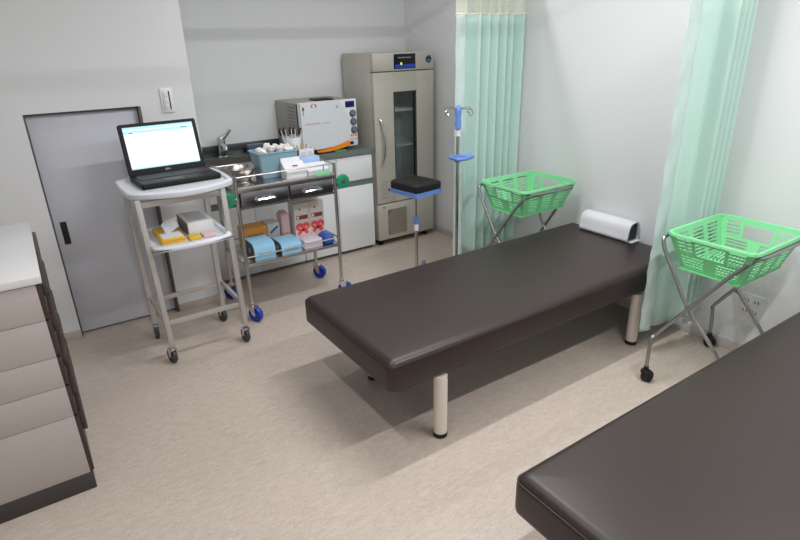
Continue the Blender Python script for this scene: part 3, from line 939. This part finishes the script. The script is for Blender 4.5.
def curved_tray(xa, xb, ya, yb, bow, bowside, z0, z1, lip):
    out = []
    n = 18
    for i in range(n + 1):           # bowed front edge
        f = i / n
        out.append((xa + (xb - xa) * f, ya - bow * (1 - (2 * f - 1) ** 2)))
    for i in range(1, n):
        f = i / n
        out.append((xb + bowside * (1 - (2 * f - 1) ** 2), ya + (yb - ya) * f))
    for i in range(n + 1):
        f = i / n
        out.append((xb - (xb - xa) * f, yb))
    for i in range(1, n):
        f = i / n
        out.append((xa - bowside * (1 - (2 * f - 1) ** 2), yb - (yb - ya) * f))
    # soften the corners
    for _ in range(3):
        out = [((out[i - 1][0] + 2 * out[i][0] + out[(i + 1) % len(out)][0]) / 4, (out[i - 1][1] + 2 * out[i][1] + out[(i + 1) % len(out)][1]) / 4) for i in range(len(out))]
    cx_, cy_ = (xa + xb) / 2, (ya + yb) / 2
    def sc(d):
        return [(x + (cx_ - x) * d / abs(xb - cx_), y + (cy_ - y) * d / abs(yb - cy_)) for x, y in out]
    m = MB()
    L = [(0.012, z0), (0.002, z0 + 0.004), (0.0, z0 + 0.012), (0.0, z1 - 0.006), (0.006, z1), (0.02, z1), (0.026, z1 - 0.003), (0.03, z1 - lip), (0.06, z1 - lip)]
    m.loft([[(x, y, z) for x, y in sc(d)] for d, z in L])
    return m
curved_tray(0.380, 0.912, 2.985, 3.390, 0.098, 0.010, 0.948, 0.982, 0.010).build('tray_top', M['traygrey'], ct, angle=50)
curved_tray(0.432, 0.845, 2.905, 3.315, 0.030, 0.0, 0.678, 0.706, 0.012).build('shelf', M['traygrey'], ct, angle=50)
sp = smooth([(0.436, 2.90, 0.6905), (0.55, 2.884, 0.6905), (0.64, 2.878, 0.6905), (0.73, 2.884, 0.6905), (0.842, 2.90, 0.6905)], 5)
MB().tube(sp, 0.0025, 6).build('shelf_edge_strip', M['black'], ct)

# laptop
lz = 0.9735
lt = thing('laptop', (0.664, 3.205, lz), 'open black laptop with bright white screen on the cart tray', 'laptop')
RL = Matrix.Translation((0.664, 3.205, lz)) @ Matrix.Rotation(math.radians(3.0), 4, 'Z')
W, D = 0.415, 0.272
b = MB()
b.X = RL
b.slab(-W / 2, W / 2, -D / 2, D / 2, [(0.006, 0.0), (0.0, 0.004), (0.0, 0.022), (0.003, 0.028), (0.008, 0.029)], 0.014)
b.build('base', M['blackpl'], lt)
k = MB()
k.X = RL
for r_ in range(6):
    nk = 18
    for c_ in range(nk):
        if r_ == 5 and 4 <= c_ <= 9:
            if c_ == 4:
                k.box(-0.185 + c_ * 0.0206, -0.185 + 10 * 0.0206 - 0.003, 0.095 - r_ * 0.0215 - 0.0155, 0.095 - r_ * 0.0215, 0.029, 0.032, bev=0.001, seg=1)
            continue
        xx = -0.185 + c_ * 0.0206
        k.box(xx, xx + 0.0176, 0.095 - r_ * 0.0215 - 0.0165, 0.095 - r_ * 0.0215, 0.0288, 0.032)
k.build('keyboard', M['keys'], lt)
k = MB()
k.X = RL
k.box(-0.085, 0.015, -0.125, -0.055, 0.0287, 0.0298, bev=0.0004)
k.build('touchpad', M['keys'], lt)
RS = RL @ Matrix.Translation((0, D / 2 - 0.012, 0.026)) @ Matrix.Rotation(math.radians(-13), 4, 'X')
SH = 0.276
s = MB()
s.X = RS
s.loft([[(x, y_, z) for x, z in rrect(-W / 2 + i, W / 2 - i, 0.0 + i, SH - i, 0.012)] for i, y_ in ((0.003, -0.004), (0.0, -0.001), (0.0, 0.011), (0.004, 0.015))])
s = s.build('lid', M['blackpl'], lt)
sx, sz0, sz1 = 0.186, 0.034, 0.258
q = MB()
q.X = RS
q.box(-sx, sx, -0.0052, -0.003, sz0, sz1)
q.build('screen', M['lcd'], s)
q = MB()
q.X = RS
q.box(-sx, sx, -0.0056, -0.005, sz1 - 0.014, sz1)
q.box(-sx, sx, -0.0056, -0.005, sz0, sz0 + 0.007)
q.box(-sx, sx, -0.0054, -0.005, sz1 - 0.034, sz1 - 0.02)
q.build('screen_toolbar', M['lcdcyan'], s)
q = MB()
q.X = RS
for (x_, z_, w_, h_) in ((-0.172, 0.206, 0.05, 0.006), (-0.11, 0.206, 0.03, 0.006), (-0.172, 0.176, 0.018, 0.012), (-0.13, 0.178, 0.02, 0.008), (-0.06, 0.18, 0.016, 0.01), (-0.02, 0.18, 0.018, 0.012),
                         (-0.172, 0.155, 0.09, 0.004), (-0.172, 0.14, 0.07, 0.004), (-0.172, 0.12, 0.1, 0.004), (-0.05, 0.15, 0.1, 0.004), (0.08, 0.15, 0.07, 0.004)):
    q.box(x_, x_ + w_, -0.0056, -0.005, z_, z_ + h_)
q.build('screen_icons', M['lcdmark'], s)
q = MB()
q.X = RS
q.box(-0.158, -0.142, -0.006, -0.005, 0.224, 0.229).box(0.118, 0.150, -0.006, -0.005, 0.232, 0.237)
q.build('screen_words', M['lcddark'], s)
# small maker's mark under the screen
cu = bpy.data.curves.new('maker_mark', 'FONT')
cu.body = 'DELL'
cu.size = 0.013
cu.extrude = 0.0003
cu.align_x = 'CENTER'
tm = bpy.data.objects.new('tmp_text', cu)
COL.objects.link(tm)
bpy.context.view_layer.update()
me = bpy.data.meshes.new_from_object(tm.evaluated_get(bpy.context.evaluated_depsgraph_get()))
bpy.data.objects.remove(tm)
q = MB()
q.bm.from_mesh(me)
bmesh.ops.transform(q.bm, matrix=RS @ Matrix.Translation((0, -0.0046, 0.0125)) @ Matrix.Rotation(PI / 2, 4, 'X'), verts=q.bm.verts)
q.build('maker_mark', M['alu'], s)

# things on the cart shelf
zs = 0.6945
tb = thing('tissue_box', (0.555, 3.09, zs), 'yellow tissue box with white tissue sticking out, on the cart shelf', 'tissue box')
MB().box(0.492, 0.606, 2.965, 3.205, zs, zs + 0.034, bev=0.002).build('carton', M['yellow'], tb)
MB().box(0.500, 0.598, 2.966, 3.06, zs + 0.0338, zs + 0.0352).build('top_panel', M['paper'], tb)
MB().box(0.491, 0.607, 2.9635, 2.966, zs + 0.012, zs + 0.022).build('front_band', M['orangecard'], tb)
ts = MB()
loops = []
for i in range(7):
    f = i / 6
    z = zs + 0.034 + 0.062 * f
    w_ = 0.024 + 0.012 * math.sin(f * 3) + 0.006 * f
    cx_, cy_ = 0.548 + 0.03 * f, 3.06 + 0.035 * f
    loops.append([(cx_ + w_ * math.cos(a) * (1 + 0.25 * math.sin(3 * a + i)), cy_ + 0.010 * math.sin(a) * (1.2 + 0.8 * math.sin(2 * a + 1.3 * i)), z + 0.008 * math.cos(a + i)) for a in [2 * PI * k_ / 16 for k_ in range(16)]])
ts.loft(loops)
ts.build('tissue', M['paper'], tb, angle=60)
gb = thing('glove_box', (0.70, 3.14, zs), 'white box with grey side on the cart shelf, right of the yellow box', 'box')
MB().box(0.645, 0.785, 3.035, 3.272, zs, zs + 0.074, bev=0.003).build('carton', M['white'], gb)
MB().box(0.6435, 0.6455, 3.037, 3.270, zs + 0.004, zs + 0.070).build('grey_side', M['greycard'], gb)
MB().box(0.665, 0.765, 3.06, 3.25, zs + 0.0735, zs + 0.0748).build('lid_print', M['cardgrey'], gb)
o = MB().box(0.628, 0.690, 2.955, 3.025, zs + 0.0005, zs + 0.016, bev=0.005).build('lemon_packet', M['yellow'])
tag(o, 'small yellow packet lying before the white box on the cart shelf', 'packet')
o = MB().box(0.700, 0.772, 2.955, 3.025, zs + 0.0005, zs + 0.018, bev=0.006).build('pink_packet', M['clearpink'])
tag(o, 'small pink packet on the right of the cart shelf', 'packet')

# ------------------------------------------------------------------ steel trolley
tx0, tx1, ty0, ty1 = 0.990, 1.640, 3.220, 3.62
tr = thing('instrument_trolley', ((tx0 + tx1) / 2, (ty0 + ty1) / 2, 0), 'stainless steel trolley with two drawers, blue wheels and green bumpers', 'trolley')
for x in (tx0, tx1):
    for y in (ty0, ty1):
        MB().cyl((x, y, 0.115), (x, y, 0.935), 0.0115, n=14).build('post', M['steel'], tr)
for x, y, a in ((tx0, ty0, PI + 0.5), (tx1, ty0, PI + 0.9), (tx0, ty1, 0.4), (tx1, ty1, PI + 0.6)):
    caster(tr, x, y, 0.052, 0.026, a, M['wheelblue'], M['hubgreen'], 0.135, M['chrome'])
b = MB().box(tx0 - 0.01, tx1 + 0.01, ty0 - 0.01, ty1 + 0.01, 0.853, 0.865, bev=0.003)
b.build('top_tray', M['steel'], tr)
MB().box(tx0 + 0.005, tx1 - 0.005, ty0 - 0.012, ty0 + 0.012, 0.838, 0.872, bev=0.003).build('top_lip', M['steel'], tr)
def rail(z, nm):
    g = MB()
    for p, q_ in (((tx0, ty0), (tx1, ty0)), ((tx0, ty1), (tx1, ty1)), ((tx0, ty0), (tx0, ty1)), ((tx1, ty0), (tx1, ty1))):
        g.cyl((p[0], p[1], z), (q_[0], q_[1], z), 0.0045, n=8)
    return g.build(nm, M['steel'], tr)
rail(0.930, 'guard_rail')
rail(0.430, 'guard_rail')
MB().box(tx0 - 0.008, tx1 + 0.008, ty0 - 0.008, ty1 + 0.008, 0.368, 0.388, bev=0.004).build('shelf', M['steel'], tr)
MB().cyl((1.565, ty0, 0.868), (1.565, ty0, 0.93), 0.004, n=8).build('rail_stud', M['steel'], tr)
# drawers
MB().box(tx0 + 0.012, tx1 - 0.012, ty0 + 0.02, ty1 - 0.012, 0.742, 0.748).box(1.312, 1.322, ty0 + 0.01, ty1 - 0.012, 0.742, 0.852).box(tx0 + 0.012, tx0 + 0.016, ty0 + 0.01, ty1 - 0.012, 0.742, 0.852)\
    .box(tx1 - 0.016, tx1 - 0.012, ty0 + 0.01, ty1 - 0.012, 0.742, 0.852).box(tx0 + 0.012, tx1 - 0.012, ty1 - 0.016, ty1 - 0.012, 0.742, 0.852).box(tx0 + 0.01, tx1 - 0.01, ty0 - 0.004, ty0 + 0.01, 0.734, 0.746).build('drawer_case', M['steel'], tr)
dark_steel = mat('drawer_steel', (150, 150, 156), 0.22, metal=1.0, var=0.12, scale=9, aniso=(1, 1, 5))
for a, b_ in ((tx0 + 0.019, 1.309), (1.325, tx1 - 0.019)):
    dd = MB().box(a, b_, ty0 - 0.008, ty0 + 0.010, 0.749, 0.836, bev=0.003).box(a + 0.003, b_ - 0.003, ty0 + 0.01, ty1 - 0.03, 0.75, 0.81).build('drawer', dark_steel, tr)
    c_ = (a + b_) / 2
    MB().tube(smooth([(c_ - 0.062, ty0 - 0.008, 0.783), (c_ - 0.058, ty0 - 0.028, 0.785), (c_ - 0.04, ty0 - 0.034, 0.787), (c_ + 0.04, ty0 - 0.034, 0.787), (c_ + 0.058, ty0 - 0.028, 0.785), (c_ + 0.062, ty0 - 0.008, 0.783)], 4), 0.008, 8).build('handle', M['chrome'], dd)
for x, s in ((tx0, -1), (tx1, 1)):
    for y in (ty0 + 0.0, ty1):
        bx = x + s * 0.058
        k = MB().cyl((x, y, 0.806), (bx, y, 0.806), 0.008, n=10).cyl((bx, y - 0.016, 0.806), (bx, y + 0.016, 0.806), 0.014, n=16).build('bumper_bracket', M['steel'], tr)
        MB().lathe([(0.014, -0.010), (0.036, -0.013), (0.044, -0.009), (0.047, 0), (0.044, 0.009), (0.036, 0.013), (0.014, 0.010)], (bx, y, 0.806), 'Y', n=28).build('bumper', M['greenhub'], k)
tg = MB().box(1.505, 1.605, 3.2035, 3.2065, 0.868, 0.899, bev=0.001).build('name_tag', M['minttag'])
tag(tg, 'pale green tag clipped to the front rail of the trolley', 'tag')

# items on the trolley top
zt2 = 0.8655
bn = thing('plastic_bin', (1.32, 3.43, zt2), 'grey blue plastic bin filled with white cotton on the trolley', 'bin')
m = MB()
L = [(0.022, zt2), (0.018, zt2 + 0.004), (-0.002, 1.018), (-0.010, 1.020), (-0.010, 1.028), (0.002, 1.029), (0.004, 1.018), (0.020, zt2 + 0.012), (0.05, zt2 + 0.010)]
m.slab(1.195, 1.455, 3.345, 3.52, L, 0.02)
m.build('tub', M['bin'], bn, angle=50)
random.seed(11)
for i in range(8):
    m = MB()
    cx_, cy_ = 1.235 + 0.058 * (i % 4) + 0.004 * (i // 4), 3.388 + 0.068 * (i // 4)
    m.ico((cx_, cy_, 1.024 + 0.006 * ((i * 3) % 4)), 0.030, 3, 0.95, 1.08, 0.95)
    for v in m.bm.verts:
        c3 = Vector((cx_, cy_, 1.024))
        d3 = v.co - c3
        v.co = c3 + d3 * (0.86 + 0.55 * noise.noise(v.co * 42 + Vector((i * 7.1, 0, 0))))
    tag(m.build('cotton_ball', M['cotton']), 'white cotton wad heaped in the grey blue bin on the trolley', 'cotton', 'cotton wads in the bin')

bw = thing('steel_bowl', (1.12, 3.42, zt2), 'upper steel bowl stacked at the left end of the trolley top', 'bowl', 'stacked steel bowls')
def bowl(z, r, name, parent):
    return MB().lathe([(0.0, 0.0), (r * 0.55, 0.0), (r * 0.82, 0.018), (r * 0.97, 0.042), (r, 0.052), (r * 1.06, 0.054), (r * 1.06, 0.057), (r * 0.98, 0.056), (r * 0.93, 0.042), (r * 0.78, 0.02), (r * 0.5, 0.004), (0, 0.003)],
                      (1.101, 3.43, z), n=36).build(name, M['steel'], parent)
bowl(zt2 + 0.024, 0.091, 'bowl_shell', bw)
o = MB().lathe([(0.0, 0.0), (0.05, 0.0), (0.056, 0.008), (0.056, 0.0225), (0.05, 0.0235), (0, 0.0235)], (1.101, 3.43, zt2), n=30).build('steel_dish', M['steel'])
tag(o, 'small steel dish under the steel bowl on the trolley top', 'dish')

# swabs with dark tips in a clear cup
cp = thing('swab_cup', (1.53, 3.588, zt2), 'clear cup behind the grey blue bin holding dark tipped swabs', 'cup')
MB().lathe([(0.0, 0.0), (0.040, 0.0), (0.044, 0.003), (0.052, 0.20), (0.049, 0.20), (0.041, 0.006), (0, 0.005)], (1.53, 3.588, zt2), n=24).build('cup', M['clear'], cp)
names = ['first dark tipped swab packet from the left in the clear cup', 'second dark tipped swab packet from the left in the clear cup', 'middle dark tipped swab packet in the clear cup',
         'second dark tipped swab packet from the right in the clear cup', 'rightmost dark tipped swab packet in the clear cup']
for i in range(5):
    f = i - 2
    p0 = Vector((1.53 + f * 0.012, 3.588 + (0.007 if i % 2 else -0.007), zt2 + 0.03))
    p1 = Vector((1.512 + f * 0.036, 3.575 + (0.010 if i % 2 else -0.008), 1.125 - abs(f) * 0.004 - 0.002 * f))
    d_ = (p1 - p0)
    sw = thing('swab_packet', p0, names[i], 'swab', 'dark tipped swab packets')
    MB().obox(p0, p1, 0.004, 0.036, bev=0.001, up=(0, 1, 0)).build('sleeve', M['paper'], sw)
    e0 = p0 + d_ * 0.84
    e1 = p0 + d_ * 1.06
    MB().tube([e0 + Vector((0, -0.003, 0)), (e0 + e1) / 2 + Vector((0, -0.003, 0)), e1 + Vector((0, -0.003, 0))], 0.009, 10, rad=[0.009, 0.0145, 0.006]).build('swab_tip', M['brown'], sw)

sb = thing('stick_box', (1.5580, 3.46, zt2), 'white open box of wooden sticks on the trolley, before the sterilizer', 'box')
b = MB().box(1.5030, 1.6180, 3.445, 3.449, zt2, 1.005).box(1.5030, 1.6180, 3.511, 3.515, zt2, 1.005).box(1.5030, 1.5070, 3.445, 3.515, zt2, 1.005).box(1.6140, 1.6180, 3.445, 3.515, zt2, 1.005).box(1.5030, 1.6180, 3.445, 3.515, zt2, zt2 + 0.004)
b.build('carton', M['paper'], sb)
random.seed(5)
s = MB()
for i in range(14):
    x = 1.487 + i * 0.0072
    y = 3.462 + random.random() * 0.038
    s.obox((x, y, zt2 + 0.01), (x + random.uniform(-0.006, 0.006), y, 1.02 + random.random() * 0.015), 0.005, 0.0025)
s.build('wooden_sticks', M['wood'], sb)
MB().box(1.5180, 1.5560, 3.4438, 3.4455, 0.93, 0.985).box(1.5690, 1.6030, 3.4438, 3.4455, 0.93, 0.985).build('printed_panel', M['cardgrey'], sb)

# two white dispensers with sloping fronts and a pale blue carton
def wedge(xa, xb, ya, yb, zl, zh, name, label, group, marks):
    r = thing(name, ((xa + xb) / 2, (ya + yb) / 2, zt2), label, 'box', group)
    MB().prism([(ya, zt2), (yb, zt2), (yb, zt2 + zh), (yb - 0.02, zt2 + zh), (ya - 0.004, zt2 + zl)], 'X', xa, xb).build('carton', M['paper'], r)
    if marks:
        q_ = MB()
        for s_ in (-1, 1):
            q_.ico(((xa + xb) / 2 + 0.006 + s_ * 0.009, (ya + yb) / 2 - 0.012, zt2 + zl + (zh - zl) * 0.60), 0.0095, 2, 1, 1, 0.35)
        q_.build('red_mark', M['red'], r)
    MB().box(xa + 0.012, xb - 0.012, ya - 0.0045, ya - 0.001, zt2 + 0.008, zt2 + zl - 0.006).build('front_print', M['white'], r)
    return r
wedge(1.325, 1.465, 3.255, 3.335, 0.045, 0.095, 'swab_dispenser', 'white sloped carton with red mark on the trolley, beside the bin', 'white sloped cartons', True)
wedge(1.478, 1.625, 3.265, 3.345, 0.030, 0.066, 'swab_dispenser', 'lower white sloped carton at the right end of the trolley', 'white sloped cartons', False)
o = MB().box(1.478, 1.612, 3.36, 3.42, zt2 + 0.0002, zt2 + 0.098, bev=0.003).build('card_box', M['ltblue2'])
tag(o, 'pale lilac blue carton at the right of the trolley top', 'box')
o = MB().slab(1.298, 1.372, 3.345 - 0.005, 3.343 + 0.0, [(0, 0), (0, 1)], 0.001) if False else None
cb = MB().box(1.33, 1.462, 3.338, 3.344, zt2 + 0.0005, zt2 + 0.118, bev=0.002).build('clear_pouch', M['clear'])
tag(cb, 'clear plastic pouch leaning behind the red marked carton on the trolley', 'pouch')

# items on the trolley shelf
zs2 = 0.3885
def tissue_pack(xa, xb, ya, yb, h_, label):
    r = thing('wipes_box', ((xa + xb) / 2, (ya + yb) / 2, zs2), label, 'box', 'light blue boxes on the trolley shelf')
    poly = [(ya, zs2), (yb, zs2), (yb, zs2 + h_ * 0.9), (yb - 0.02, zs2 + h_), (ya + 0.035, zs2 + h_), (ya + 0.008, zs2 + h_ * 0.82), (ya, zs2 + h_ * 0.6)]
    MB().prism(poly, 'X', xa + 0.002, xb).build('carton', M['ltblue'], r)
    e = MB().prism([(y_ , z_) for y_, z_ in poly], 'X', xa - 0.003, xa + 0.002)
    e.build('end_panel', M['darkgrey'], r)
    q_ = MB()
    for i in range(6):
        xx = xa + 0.025 + i * (xb - xa - 0.05) / 6
        q_.box(xx, xx + (xb - xa - 0.05) / 8, ya - 0.0008, ya + 0.002, zs2 + h_ * 0.30, zs2 + h_ * 0.42)
    q_.build('printed_lines', M['greytxt'], r)
    MB().lathe([(0.0, -0.006), (0.018, -0.006), (0.02, -0.002)], (xa, (ya + yb) / 2 - 0.03, zs2 + h_ * 0.5), 'X', n=18).build('end_disc', M['greytxt'], r)
tissue_pack(1.055, 1.195, 3.240, 3.44, 0.105, 'taller light blue box with dark end on the trolley shelf, left')
tissue_pack(1.235, 1.375, 3.238, 3.42, 0.075, 'lower light blue box with dark end at middle of the trolley shelf')
random.seed(8)
for j, z_ in enumerate((0, 0.016, 0.032)):
    o = MB().box(1.395 + 0.006 * j, 1.53 + 0.004 * j, 3.238 + 0.01 * j, 3.385 + 0.004 * j, zs2 + z_ + 0.0004, zs2 + z_ + 0.0155, bev=0.005).build('gauze_packet', M['pinkwhite'])
    tag(o, ['lowest', 'middle', 'topmost'][j] + ' of the pinkish white flat packets on the trolley shelf', 'packet', 'pinkish white packets')
m = MB()
m.slab(1.545, 1.625, 3.238, 3.36, [(0.01, zs2 + 0.0004), (0.0, zs2 + 0.012), (0.004, zs2 + 0.05), (0.02, zs2 + 0.066), (0.03, zs2 + 0.068)], 0.02)
tag(m.build('blue_bag', M['bluebag']), 'deep blue film bag at the right end of the trolley shelf', 'bag')
o = thing('paper_carton', (1.14, 3.52, zs2), 'orange carton behind the light blue boxes on the trolley shelf', 'box')
MB().box(1.075, 1.235, 3.465, 3.585, zs2, zs2 + 0.145, bev=0.002).build('carton', M['orangecard'], o)
q = MB()
for i in range(5):
    q.box(1.10 + i * 0.022, 1.115 + i * 0.022, 3.4642, 3.466, zs2 + 0.085, zs2 + 0.10)
q.build('printed_lines', mat('brown_print', (150, 98, 40), 0.5), o)
o = thing('paper_carton', (1.285, 3.52, zs2), 'pale grey carton with blue slash beside the orange carton', 'box')
MB().box(1.240, 1.325, 3.465, 3.585, zs2, zs2 + 0.15, bev=0.002).build('carton', M['cardgrey'], o)
MB().obox((1.255, 3.4645, zs2 + 0.085), (1.312, 3.4645, zs2 + 0.125), 0.003, 0.014).build('blue_slash', mat('blue_print', (48, 96, 170), 0.5), o)
m = MB()
m.slab(1.335, 1.400, 3.45, 3.54, [(0.004, zs2 + 0.0004), (0, zs2 + 0.01), (0, zs2 + 0.19), (0.015, zs2 + 0.215), (0.02, zs2 + 0.217)], 0.015)
tag(m.build('refill_pack', M['clearpink']), 'pinkish refill pack standing left of the red printed boxes', 'pack')
o = MB().box(1.338, 1.378, 3.425, 3.447, zs2 + 0.0003, zs2 + 0.07, bev=0.002).build('small_carton', M['orangecard'])
tag(o, 'small tan carton standing before the pinkish refill pack', 'box')
for i, (a, b_) in enumerate(((1.412, 1.522), (1.524, 1.632))):
    r = thing('mask_box', ((a + b_) / 2, 3.46, zs2), ('left' if i == 0 else 'right') + ' white box with red heart print on the trolley shelf', 'box', 'white boxes with red hearts')
    MB().box(a, b_, 3.405, 3.50, zs2, zs2 + 0.268, bev=0.002).build('carton', mat('warm_white_card', (222, 214, 206), 0.5), r)
    q = MB()
    c_ = (a + b_) / 2
    # two linked heart rings
    for sx_ in (-1, 1):
        q.torus((c_ + sx_ * 0.023, 3.4045, zs2 + 0.106), 0.017, 0.0105, 'Y', 20, 6)
    q.obox((c_ - 0.036, 3.4045, zs2 + 0.055), (c_ + 0.012, 3.4045, zs2 + 0.098), 0.003, 0.024)
    q.obox((c_ + 0.036, 3.4045, zs2 + 0.055), (c_ - 0.012, 3.4045, zs2 + 0.098), 0.003, 0.024)
    q.build('heart_print', M['redsoft'], r)
    MB().box(a + 0.014, b_ - 0.012, 3.4038, 3.406, zs2 + 0.156, zs2 + 0.184).build('red_label', mat('dark_red_print', (150, 66, 62), 0.5), r)
    MB().box(a + 0.017, a + 0.033, 3.4032, 3.4045, zs2 + 0.160, zs2 + 0.180).build('label_window', M['paper'], r)
    MB().lathe([(0.0, -0.0012), (0.007, -0.0012), (0.007, 0.001)], (c_ - 0.012, 3.405, zs2 + 0.226), 'Y', n=14).build('red_dot', M['red'], r)

# ------------------------------------------------------------------ drawer cabinet on the left
kx, ky0, ky1 = -0.066, 2.180, 2.972
dc = thing('drawer_cabinet', (-0.45, (ky0 + ky1) / 2, 0), 'pale ash drawer cabinet with white top at the left edge', 'cabinet')
MB().box(-0.83, kx + 0.004, ky0, ky1, 0.0, 0.078, bev=0.002).build('plinth', M['toekick'], dc)
zz = [0.080, 0.352, 0.486, 0.611, 0.760, 0.900]
b = MB()
for i in range(5):
    b.box(-0.83, kx - 0.004, ky0 + 0.002, ky1 - 0.002, zz[i] + (0.0 if i == 0 else 0.001), zz[i + 1] - 0.001, bev=0.0006)
b.box(-0.82, kx - 0.014, ky0 + 0.01, ky1 - 0.01, 0.08, 0.9)
b.build('carcass', M['laminate'], dc)
MB().box(-0.835, kx + 0.018, ky0 - 0.004, ky1, 0.902, 0.930, bev=0.002).build('worktop', M['lamtop'], dc)
for i in range(5):
    f = MB().box(kx - 0.006, kx + 0.012, ky0 + 0.004, ky1 - 0.004, zz[i] + 0.004, zz[i + 1] - 0.004, bev=0.002).build('drawer', M['darkwood'], dc)
    MB().box(kx + 0.011, kx + 0.030, ky0 + 0.02, ky1 - 0.02, zz[i + 1] - 0.055 - (0.03 if i == 0 else 0), zz[i + 1] - 0.014, bev=0.004).build('grip_lip', M['darkwood'], f)

# ------------------------------------------------------------------ light
def area(name, x, y, sx, sy, power, col=(0.985, 0.995, 1.0)):
    l = bpy.data.lights.new(name, 'AREA')
    l.shape = 'RECTANGLE'
    l.size, l.size_y = sx, sy
    l.energy = power
    l.color = col
    o = bpy.data.objects.new(name, l)
    o.location = (x, y, ZC - 0.01)
    COL.objects.link(o)
    return o
area('ceiling_lamp', 2.0, 3.1, 1.2, 0.06, 9)
area('ceiling_lamp', 0.25, 1.35, 0.06, 1.2, 13)
area('ceiling_lamp', 1.75, 1.86, 1.2, 0.06, 27)
area('ceiling_lamp', 2.0, 0.4, 1.2, 0.06, 34)
area('ceiling_lamp', 0.6, -1.2, 1.2, 0.06, 16)

wd = bpy.data.worlds.new('World')
SC.world = wd
wd.use_nodes = True
wd.node_tree.nodes['Background'].inputs[0].default_value = (0.9, 0.95, 1, 1)
wd.node_tree.nodes['Background'].inputs[1].default_value = 0.0

# ------------------------------------------------------------------ camera
f_px, pitch, roll, yaw = 559.09, math.radians(22.293), math.radians(-1.4995), math.radians(33.490)
fw = Vector((math.sin(yaw) * math.cos(pitch), math.cos(yaw) * math.cos(pitch), -math.sin(pitch)))
rt = Vector((math.cos(yaw), -math.sin(yaw), 0))
up = rt.cross(fw)
r2 = rt * math.cos(roll) + up * math.sin(roll)
u2 = -rt * math.sin(roll) + up * math.cos(roll)
cam = bpy.data.cameras.new('camera')
cam.sensor_fit = 'HORIZONTAL'
cam.sensor_width = 36
cam.lens = 36 * f_px / 800
cam.clip_start = 0.02
co = bpy.data.objects.new('camera', cam)
co.matrix_world = Matrix(((r2.x, u2.x, -fw.x, 0), (r2.y, u2.y, -fw.y, 0), (r2.z, u2.z, -fw.z, 1.65), (0, 0, 0, 1)))
COL.objects.link(co)
SC.camera = co

vs = SC.view_settings
vs.view_transform = 'Standard'
vs.look = 'None'
vs.exposure = 0.0
vs.gamma = 1.0
vs.use_curve_mapping = False
SC.cycles.max_bounces = 10
SC.cycles.diffuse_bounces = 6
SC.cycles.use_denoising = True
